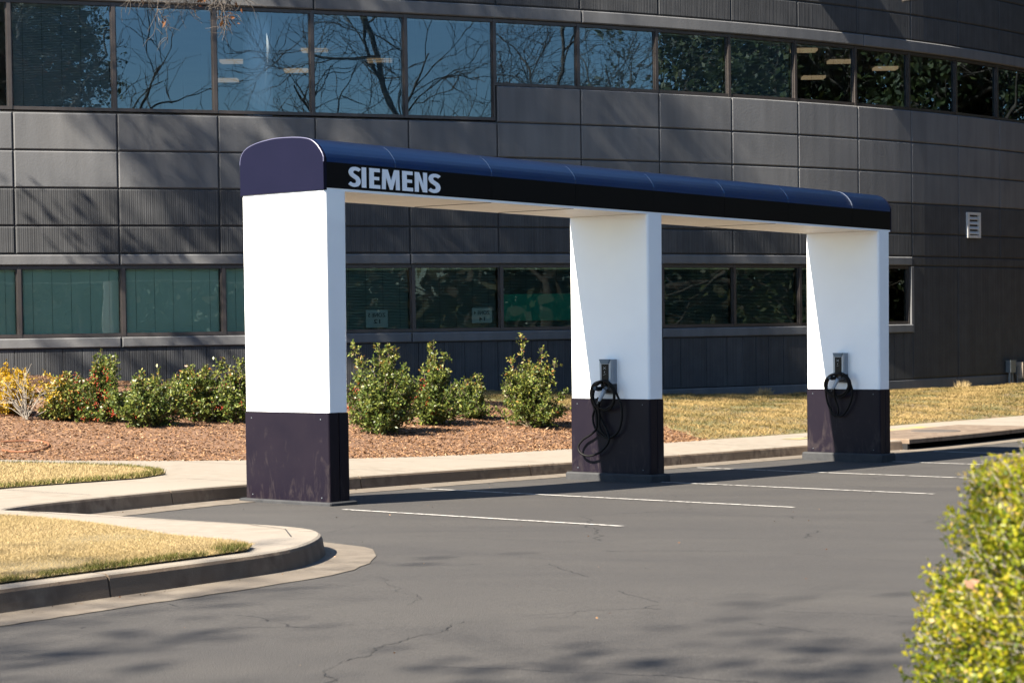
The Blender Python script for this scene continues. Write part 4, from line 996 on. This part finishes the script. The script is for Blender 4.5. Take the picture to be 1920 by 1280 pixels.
gr &= rs.rand(len(gr)) < .8 - 2.2 * de
p3[:, 2] += .012 * np.sin(pp2[:, 0] * 2.3) * np.sin(pp2[:, 1] * 3.1)
blades('dry_lawn', p3[~gr], .024, .0048, l_grass, 'short straw coloured dormant lawn on the near island', tint[~gr], .9, 2)
blades('green_lawn_edge', p3[gr], .040, .0050, l_green, 'green fringe of taller grass along the island kerb', clamp01(rs.beta(2, 3, gr.sum()) + .9 * (de[gr] > .10) * rs.rand(gr.sum())), .6, 3)
pat = [(-.9, 8.5), (.5, 7.1), (1.17, 6.2), (1.5, 5.4), (1.56, 4.5), (1.36, 3.85), (.95, 3.22), (.2, 2.78), (-.6, 2.6), (-1.9, 2.32), (-4, 1.95), (-8, 1.5), (-14, 1.2), (-14, 9)]
pat = [tuple(p) for p in smooth_poly(pat, .3, True)] if False else pat
P, Fq = region(pat, .152, .6); tag(obj('verge_lawn', P, Fq, m_turf), kind='structure')
pp2, p3 = scatter([p for p in pat if p[0] > -6] + [(-5, 2), (-5, 8.4)], 170000, .150, rs)
de = edge_d(pp2, pat[:12]); tint = clamp01(rs.beta(4, 2, len(p3)) * .9); gr = (de < .13) & (rs.rand(len(de)) < .8)
blades('verge_grass', p3[~gr], .038, .010, l_grass, 'straw coloured grass patch between the two pavements at left', tint[~gr], .8, 4)
blades('verge_grass_edge', p3[gr], .055, .010, l_green, 'greener rim of the straw coloured patch at left', clamp01(rs.beta(2, 3, gr.sum()) + .3 * rs.rand(gr.sum())), .6, 5)
n = 150000; js = rs.uniform(3.4, 15, n); t0 = np.interp(js, np.linspace(2.9, 19, 300), [min(1, tb(j)) for j in np.linspace(2.9, 19, 300)])
ts = t0 + (1 - t0) * rs.rand(n) ** .9 * .995; keep = t0 < .99; js, ts = js[keep], ts[keep]
p3 = np.array([bed(j, t, .015) for j, t in zip(js, ts)])
cl = np.sin(p3[:, 0] * 2.1 + p3[:, 1] * 1.3) * np.sin(p3[:, 0] * .9 - p3[:, 1] * 2.3) + .5 * np.sin(p3[:, 0] * 5.3) * np.sin(p3[:, 1] * 4.7)
tint = clamp01(rs.beta(3, 2, len(p3)) * .8 + .42 * cl - .08)
sel = (cl > -.3) | (rs.rand(len(cl)) < .4)
blades('dormant_grass', p3[sel], .055, .012, l_wild, 'rough tufty brown and green grass along the foot of the building', tint[sel], 1.1, 6)
# a few dry tufts by the wall
for px, py, s_ in ((1548/1, 738, 0), ):
    pass
for k_, (jj, tt) in enumerate(((12.05, .97), (8.45, .97))):
    c_ = np.array(bed(jj, tt)); rs2 = np.random.RandomState(40 + k_); n_ = 260; root = c_
    pts = c_ + rs2.randn(n_, 3) * [.06, .06, 0]; dd = np.c_[rs2.randn(n_, 2) * .55, np.ones(n_)]
    V, Fq = leaves(pts, dd, rs2.uniform(.12, .26, n_), .012, rs2); o = obj('grass_tuft', V, Fq, l_grass, origin=tuple(c_), tint=rs2.uniform(.5, 1, n_))
    tag(o, ['pale dry tuft against the blank wall at right', 'pale dry tuft at the wall foot between the last two columns'][k_], 'grass tuft')

# ------------------------------------------------------------------ clipped shrub in the foreground, right
FC = np.array([1.755, 5.05, .90]); FR = np.array([.795, .86, .65])
root = empty('clipped_shrub', (1.72, 5.05, float(g(xy2uv(1.72, 5.05)[0])) + .02), 'large rounded yellow green shrub out of focus in the right foreground', 'shrub')
rs = np.random.RandomState(77); n = 17000
dirs = unit(rs.randn(n, 3)); dirs[:, 2] = np.where(dirs[:, 2] < -.55, -dirs[:, 2], dirs[:, 2])
def lump(d): return 1 + .04 * np.sin(d[:, 0] * 7 + 1) * np.sin(d[:, 1] * 6) + .03 * np.sin(d[:, 2] * 9 + d[:, 0] * 5) + .03 * np.sin(d[:, 0] * 21) * np.sin(d[:, 2] * 19)
rad = lump(dirs) * rs.uniform(.70, 1.0, n) ** .6; tipp = FC + dirs * FR * rad[:, None]
m = MB(); cen = []; dr_ = []; tn = []
for i in range(n):
    d = dirs[i]; t = tipp[i]; ln = rs.uniform(.05, .11); out = rs.rand() < (.05 if d[0] < 0 and d[2] > .1 else .012) and d[2] > -.1
    if out: ln *= 1.5; t = t + d * .035
    gd = unit((d + np.array([0, 0, .55]) + rs.randn(3) * .45)[None])[0]; p0 = t - gd * ln
    if i % 3 == 0 or out: m.tube([p0, t], [.0017, .0010], 3, cap=False)
    k = 9 if not out else 6; tt = np.linspace(.1, 1, k)
    cen.append(p0 + gd * ln * tt[:, None]); dr_.append(gd * .7 + rs.randn(k, 3) * .75)
    base_t = .40 + .20 * math.sin(d[0] * 6 + 2) * math.sin(d[2] * 7) + .08 * rs.randn(); tn.append(base_t + rs.randn(k) * .19 + (.25 if out else 0) + .12 * (tt > .8))
for i in range(26):     # inner limbs
    d = unit(rs.randn(1, 3))[0]; d[2] = abs(d[2]); e = FC + d * FR * .8; b0 = np.array([1.72, 5.05, .0]) + rs.randn(3) * [.05, .05, 0]; m.tube([b0, (b0 + e) / 2 + rs.randn(3) * .04, e], [.014, .009, .004], 5, cap=False)
cen = np.concatenate(cen); dr_ = np.concatenate(dr_); tn = clamp01(np.concatenate(tn)); n = len(cen)
V, Fq = leaves(cen, dr_, rs.uniform(.010, .020, n), rs.uniform(.007, .012, n), rs, fold=.5)
m.build('stem', m_pale, root); obj('foliage', V, Fq, l_fg, root, tint=clamp01(tn + .11))
V, Fq = leaves(np.array([[.975, 4.66, 1.125], [.98, 4.66, 1.12]]), np.array([[.5, -.3, -.5], [.7, -.2, .1]]), .03, .018, rs); obj('fallen_leaf', V, Fq, mat('dead_leaf', (.20, .10, .055), rough=.7), root)
bu, bv_ = xy2uv(2.3, 4.6)
P, Fq = region([(bu + 1.0 * math.cos(a) * 1.25, bv_ + 1.1 * math.sin(a)) for a in np.linspace(0, 2 * PI, 28)[:-1]], .02, .4); tag(obj('shrub_bed', P, Fq, m_mulch), kind='structure')

# ------------------------------------------------------------------ trees standing round the car park
def limbs(rs, H, r0, spread, levels, first, up=.25, kids=(9, 6, 5, 4), drop=0):
    """returns list of (points, radii); recursive tapering limbs"""
    out = []; ends = []
    def grow(p, d, L, r, lv):
        k = 5 if lv < 2 else 4; pts = [p]; rr = [r]; dd = d.copy()
        for i in range(k):
            dd = unit((dd + rs.randn(3) * (.10 if lv == 0 else .20) + np.array([0, 0, up * .3 * (lv > 0)]))[None])[0]
            pts.append(pts[-1] + dd * L / k); rr.append(r * (1 - .72 * (i + 1) / k) + .004)
        out.append((pts, rr, lv))
        if lv >= levels: ends.append((pts, dd)); return
        nk = kids[min(lv, len(kids) - 1)]
        for j in range(nk):
            t = (first if lv == 0 else .25) + (1 - (first if lv == 0 else .25)) * (j + rs.rand() * .8) / nk; i0 = min(int(t * k), k - 1); q = t * k - i0
            b = pts[i0] + (pts[i0 + 1] - pts[i0]) * q; rb = rr[i0] + (rr[i0 + 1] - rr[i0]) * q
            a = rs.rand() * 2 * PI; e1 = unit(np.cross(dd, [.3, .9, .1])[None])[0]; e2 = np.cross(dd, e1); sdir = e1 * math.cos(a) + e2 * math.sin(a)
            nd = unit((dd * rs.uniform(.35, .9) + sdir * spread)[None])[0]
            grow(b, nd, L * (rs.uniform(.38, .55) if lv == 0 else rs.uniform(.5, .72)) * (1.15 - .45 * t if lv == 0 else 1), rb * .62, lv + 1)
    grow(np.zeros(3) - [0, 0, .3], np.array([0, 0, 1.0]), H, r0, 0)
    return out, ends
def tube_np(segs):
    V = []; F_ = []; b = 0
    for pts, rr, lv in segs:
        n = 8 if lv == 0 else (5 if lv == 1 else 3); m = MB(); m.tube(pts, rr, n, cap=False)
        V += m.v; F_ += [tuple(i + b for i in f) for f in m.f]; b += len(m.v)
    return np.array(V), np.array(F_)
def make_tree(name, loc, H, r0, spread, seed, label, group=None, leaf=None, nleaf=0, levels=4, first=.3, leafsize=.12, kids=(9, 6, 5, 4), cluster=.3, minz=0, sq=1.0):
    rs = np.random.RandomState(seed); segs, ends = limbs(rs, H, r0, spread, levels, first, kids=kids)
    if sq != 1.0:      # narrow, upright habit
        q3 = np.array([sq, sq, 1.0]); segs = [([p * q3 for p in a], b, c) for a, b, c in segs]; ends = [([p * q3 for p in a], d) for a, d in ends]
    root = empty(name, loc, label, 'tree', group); L0 = np.array(loc)
    tr = [s for s in segs if s[2] == 0]; br = [s for s in segs if s[2] > 0]
    V, F_ = tube_np(tr); obj('trunk', V + L0, F_, m_bark, root, smooth=True)
    V, F_ = tube_np(br); obj('branches', V + L0, F_, m_bark, root)
    if nleaf:
        E_ = [e for e in ends if e[0][-1][2] > minz]; ce = []; 
        per = 8 if cluster > .25 else 18; idx = rs.randint(0, len(E_), nleaf // per)
        for i in idx:
            p, d = E_[i]; q = p[rs.randint(1, len(p))]; ce.append(q + rs.randn(per, 3) * cluster)
        ce = np.concatenate(ce); n = len(ce); V, Fq = leaves(ce, rs.randn(n, 3) + [0, 0, -.2], rs.uniform(.7, 1.3, n) * leafsize, rs.uniform(.4, .7, n) * leafsize, rs)
        cc = np.sin(ce[:, 0] * 1.3) * np.sin(ce[:, 1] * 1.1 + ce[:, 2]) * .25
        obj('crown', V + L0, Fq, leaf, root, tint=clamp01(rs.rand(n) * .8 + .1 + cc))
    return root
def dup(root, loc, rotz, sc, label, group=None):
    r_ = root.copy(); C.objects.link(r_); r_.location = loc; r_.rotation_euler = (0, 0, rotz); r_.scale = (sc, sc, sc); r_['label'] = label
    if group: r_['group'] = group
    for ch in list(root.children):
        c = ch.copy(); C.objects.link(c); c.parent = r_
    return r_
# trees to the left: they throw the branch shadows onto the wall and hang a spray into the top of the view
def pt(p, t, z=0): return (.69 * p + .72 * t, -.72 * p + .69 * t, z)
oakA = make_tree('oak_tree', pt(-29.6, 11.5, .3), 17, .40, .62, 101, 'tall oak left of the view whose branch shadows fall across the wall', leaf=l_brown, nleaf=7500, first=.50, leafsize=.18, minz=9.5, cluster=.20, sq=.42, levels=3, kids=(9, 6, 5))
oakB = make_tree('oak_tree', pt(-29.2, 6.5, .2), 21, .38, .60, 102, 'second tall oak standing farther back at left, brown leaves held', leaf=l_brown, nleaf=7500, first=.50, leafsize=.21, minz=12, cluster=.22, sq=.30, levels=3, kids=(8, 5, 4))
make_tree('magnolia_tree', pt(-29.4, 1.5, .2), 27, .40, .55, 103, 'evergreen magnolia behind the oaks at left', leaf=l_dark, nleaf=4200, first=.42, leafsize=.28, levels=3, cluster=.24, minz=14, sq=.24, kids=(7, 5, 4))
bareC = make_tree('bare_tree', pt(-7.8, -14.2, .1), 13.8, .26, .62, 104, 'bare tree behind the camera to the left, nearest one', leaf=l_dark, nleaf=5000, first=.4, leafsize=.2, cluster=.4, minz=6)
dup(oakB, pt(-9.4, -22.0, .1), 1.3, .62, 'smaller oak behind the camera to the left, nearer the road edge')
# low limb that reaches into the top of the view
rs = np.random.RandomState(55); segs = []; ends = []
L0 = np.array(pt(-29.6, 11.5, .3))
main = smooth_poly([(L0[0] + .1, L0[1], 11.2), (-10.4, 29.6, 10.4), (-9.0, 29.8, 9.8), (-7.6, 30.2, 9.0), (-5.9, 30.2, 8.0), (-4.2, 30.1, 7.35)], .5)
segs.append(([np.array(p) for p in main], list(np.linspace(.10, .02, len(main))), 1))
def droop(p, d, L, r, lv):
    k = 5; pts = [p]; rr = [r]; dd = d.copy()
    for i in range(k):
        dd = unit((dd + rs.randn(3) * .22 + np.array([.02, 0, -.10]))[None])[0]; pts.append(pts[-1] + dd * L / k); rr.append(r * (1 - .75 * (i + 1) / k) + .0015)
    segs.append((pts, rr, 2))
    if lv == 0: ends.append(pts); return
    for j in range(4):
        i0 = rs.randint(1, k); nd = unit((dd + rs.randn(3) * .75)[None])[0]; droop(pts[i0], nd, L * rs.uniform(.45, .7), r * .55, lv - 1)
for q in main[4:]:
    for _ in range(6): droop(np.array(q), unit(np.array([[rs.uniform(-.3, .9), rs.uniform(-.5, .5), rs.uniform(-.75, .1)]]))[0], rs.uniform(.8, 1.5), .018, 3)
V, F_ = tube_np(segs)
lo = [c for c in oakA.children if c.name.startswith('branches')][0]
obj('low_limb', V, F_, m_bark, oakA)
ce = np.concatenate([np.array(e)[rs.randint(1, 6, 5)] + rs.randn(5, 3) * .05 for e in [ends[i] for i in rs.randint(0, len(ends), 150)]])
n = len(ce); V, Fq = leaves(ce, rs.randn(n, 3) + [0, 0, -.8], rs.uniform(.07, .13, n), rs.uniform(.03, .05, n), rs); obj('hanging_leaves', V, Fq, l_brown, oakA, tint=rs.rand(n))

# trees to the right and behind, seen in the window glass
bare1 = make_tree('bare_tree', (21.5, 16.5, 0), 14.5, .22, .8, 111, 'bare densely branched tree right of the car park, nearest the canopy', leaf=None, first=.22)
bare2 = make_tree('bare_tree', (44, 12, 0), 17, .26, .8, 112, 'bare tree standing farthest out to the right of the car park', leaf=None, first=.2)
ever = make_tree('pine_tree', (30, 40, 0), 17, .26, .9, 113, 'dense evergreen right of the view, level with the building end', leaf=l_pine, nleaf=42000, first=.08, leafsize=.26, levels=3, cluster=.35, kids=(22, 6, 4))
GR = 'trees around the car park'
k_ = 0
spots = [(bare1, 10, 6, .3, .95), (bare2, 28.5, 18.5, 2.2, .62), (bare2, 35, 27, 4.1, .66), (bare1, 18, -16, 1.1, .8),
         (ever, 25, 45, 1.7, .8), (ever, 26, 57, 2.9, .85), (ever, 24, 52, 1.0, .9), (ever, 32, 48, 2.0, 1.05), (ever, 36, 35, 3.0, 1.0), (ever, 32, 58, 4.0, 1.0), (ever, 41, 42, 5.0, 1.1), (ever, 25, 63, 3.4, 1.0), (ever, 12, -4, 2.4, .8)]
words = ['alone at the right of the driving lane', 'slim and farther out than the level one', 'slimmest one, close to the evergreens', 'right rear, behind the camera']
w2_ = ['nearest to the blank end of the wall', 'second nearest to the blank end of the wall', 'just beyond the building corner', 'second from the building corner', 'behind the nearest evergreen', 'farthest beyond the building corner', 'outermost by the building', 'tucked behind the building end', 'small one right behind the camera']
i1 = i2 = 0
for src, x, y, a, s_ in spots:
    if src is ever: lb = 'dense dark evergreen tree, ' + w2_[i2]; i2 += 1
    else: lb = 'bare leafless tree, ' + words[i1]; i1 += 1
    dup(src, (x, y, 0), a, s_, lb, 'evergreen trees right of the car park' if src is ever else 'bare trees right of the car park')
# far thicket behind them, reads as one mass
rs = np.random.RandomState(70); n = 42000
th = np.radians(rs.uniform(20, 190, n)); rr = rs.uniform(44, 56, n); hz = rs.rand(n) ** 1.3 * (5.5 + 2.5 * np.sin(th * 9) + 1.5 * np.sin(th * 23))
ce = np.c_[np.sin(th) * rr, 8 + np.cos(th) * rr, hz]; ce[:, 0] = np.where(ce[:, 0] < 16, ce[:, 0] + 0, ce[:, 0])
ok = (ce[:, 1] < 20) | (ce[:, 0] > 30); ce = ce[ok]; n = len(ce)
V, Fq = leaves(ce, rs.randn(n, 3), rs.uniform(.5, 1.1, n), rs.uniform(.3, .6, n), rs); tag(obj('thicket', V, Fq, l_wood, tint=clamp01(rs.rand(n))), 'dense brown green thicket behind the car park trees', 'woodland', kind='stuff')
tag(obj('forest_floor', [(13.5, 36, .02), (34, 36, .02), (34, 74, .02), (18, 74, .02), (15, 56, .02)], [(0, 1, 2, 3, 4)], m_mulch), kind='structure')  # unseen dark ground, added over the asphalt to cut bounce onto the wall
tag(obj('forest_floor', [(-70, -80, .03), (90, -80, .03), (90, 70, .03), (34, 70, .03), (30, 30, .03), (26, -14, .03), (0, -24, .03), (-70, -34, .03)], [(0, 1, 6, 7), (1, 5, 6), (1, 2, 5), (2, 4, 5), (2, 3, 4)], m_mulch), kind='structure')
# small dry leaves and grit lying about on the asphalt
mb_c = []
rs = np.random.RandomState(31); n = 150
u = rs.uniform(-9, 16, n); v = rs.uniform(-8, 1.2, n)
gk = np.array(offset_path(kerb, -.03)); gi = rs.randint(0, len(gk), 420); u = np.r_[u, gk[gi, 0] + rs.randn(420) * .03]; v = np.r_[v, gk[gi, 1] - np.abs(rs.randn(420)) * .05]; n += 420
x, y = uv2xy(u, v); ce = np.c_[x, y, g(u) + .014]
V, Fq = leaves(ce, np.c_[rs.randn(n, 2), rs.randn(n) * .12], rs.uniform(.006, .020, n), rs.uniform(.005, .012, n), rs); tag(obj('leaf_litter', V, Fq, l_chip, tint=clamp01(rs.rand(n) ** 2.5 * 1.0)), 'scattered dry leaf crumbs on the asphalt', 'leaf litter', kind='stuff')
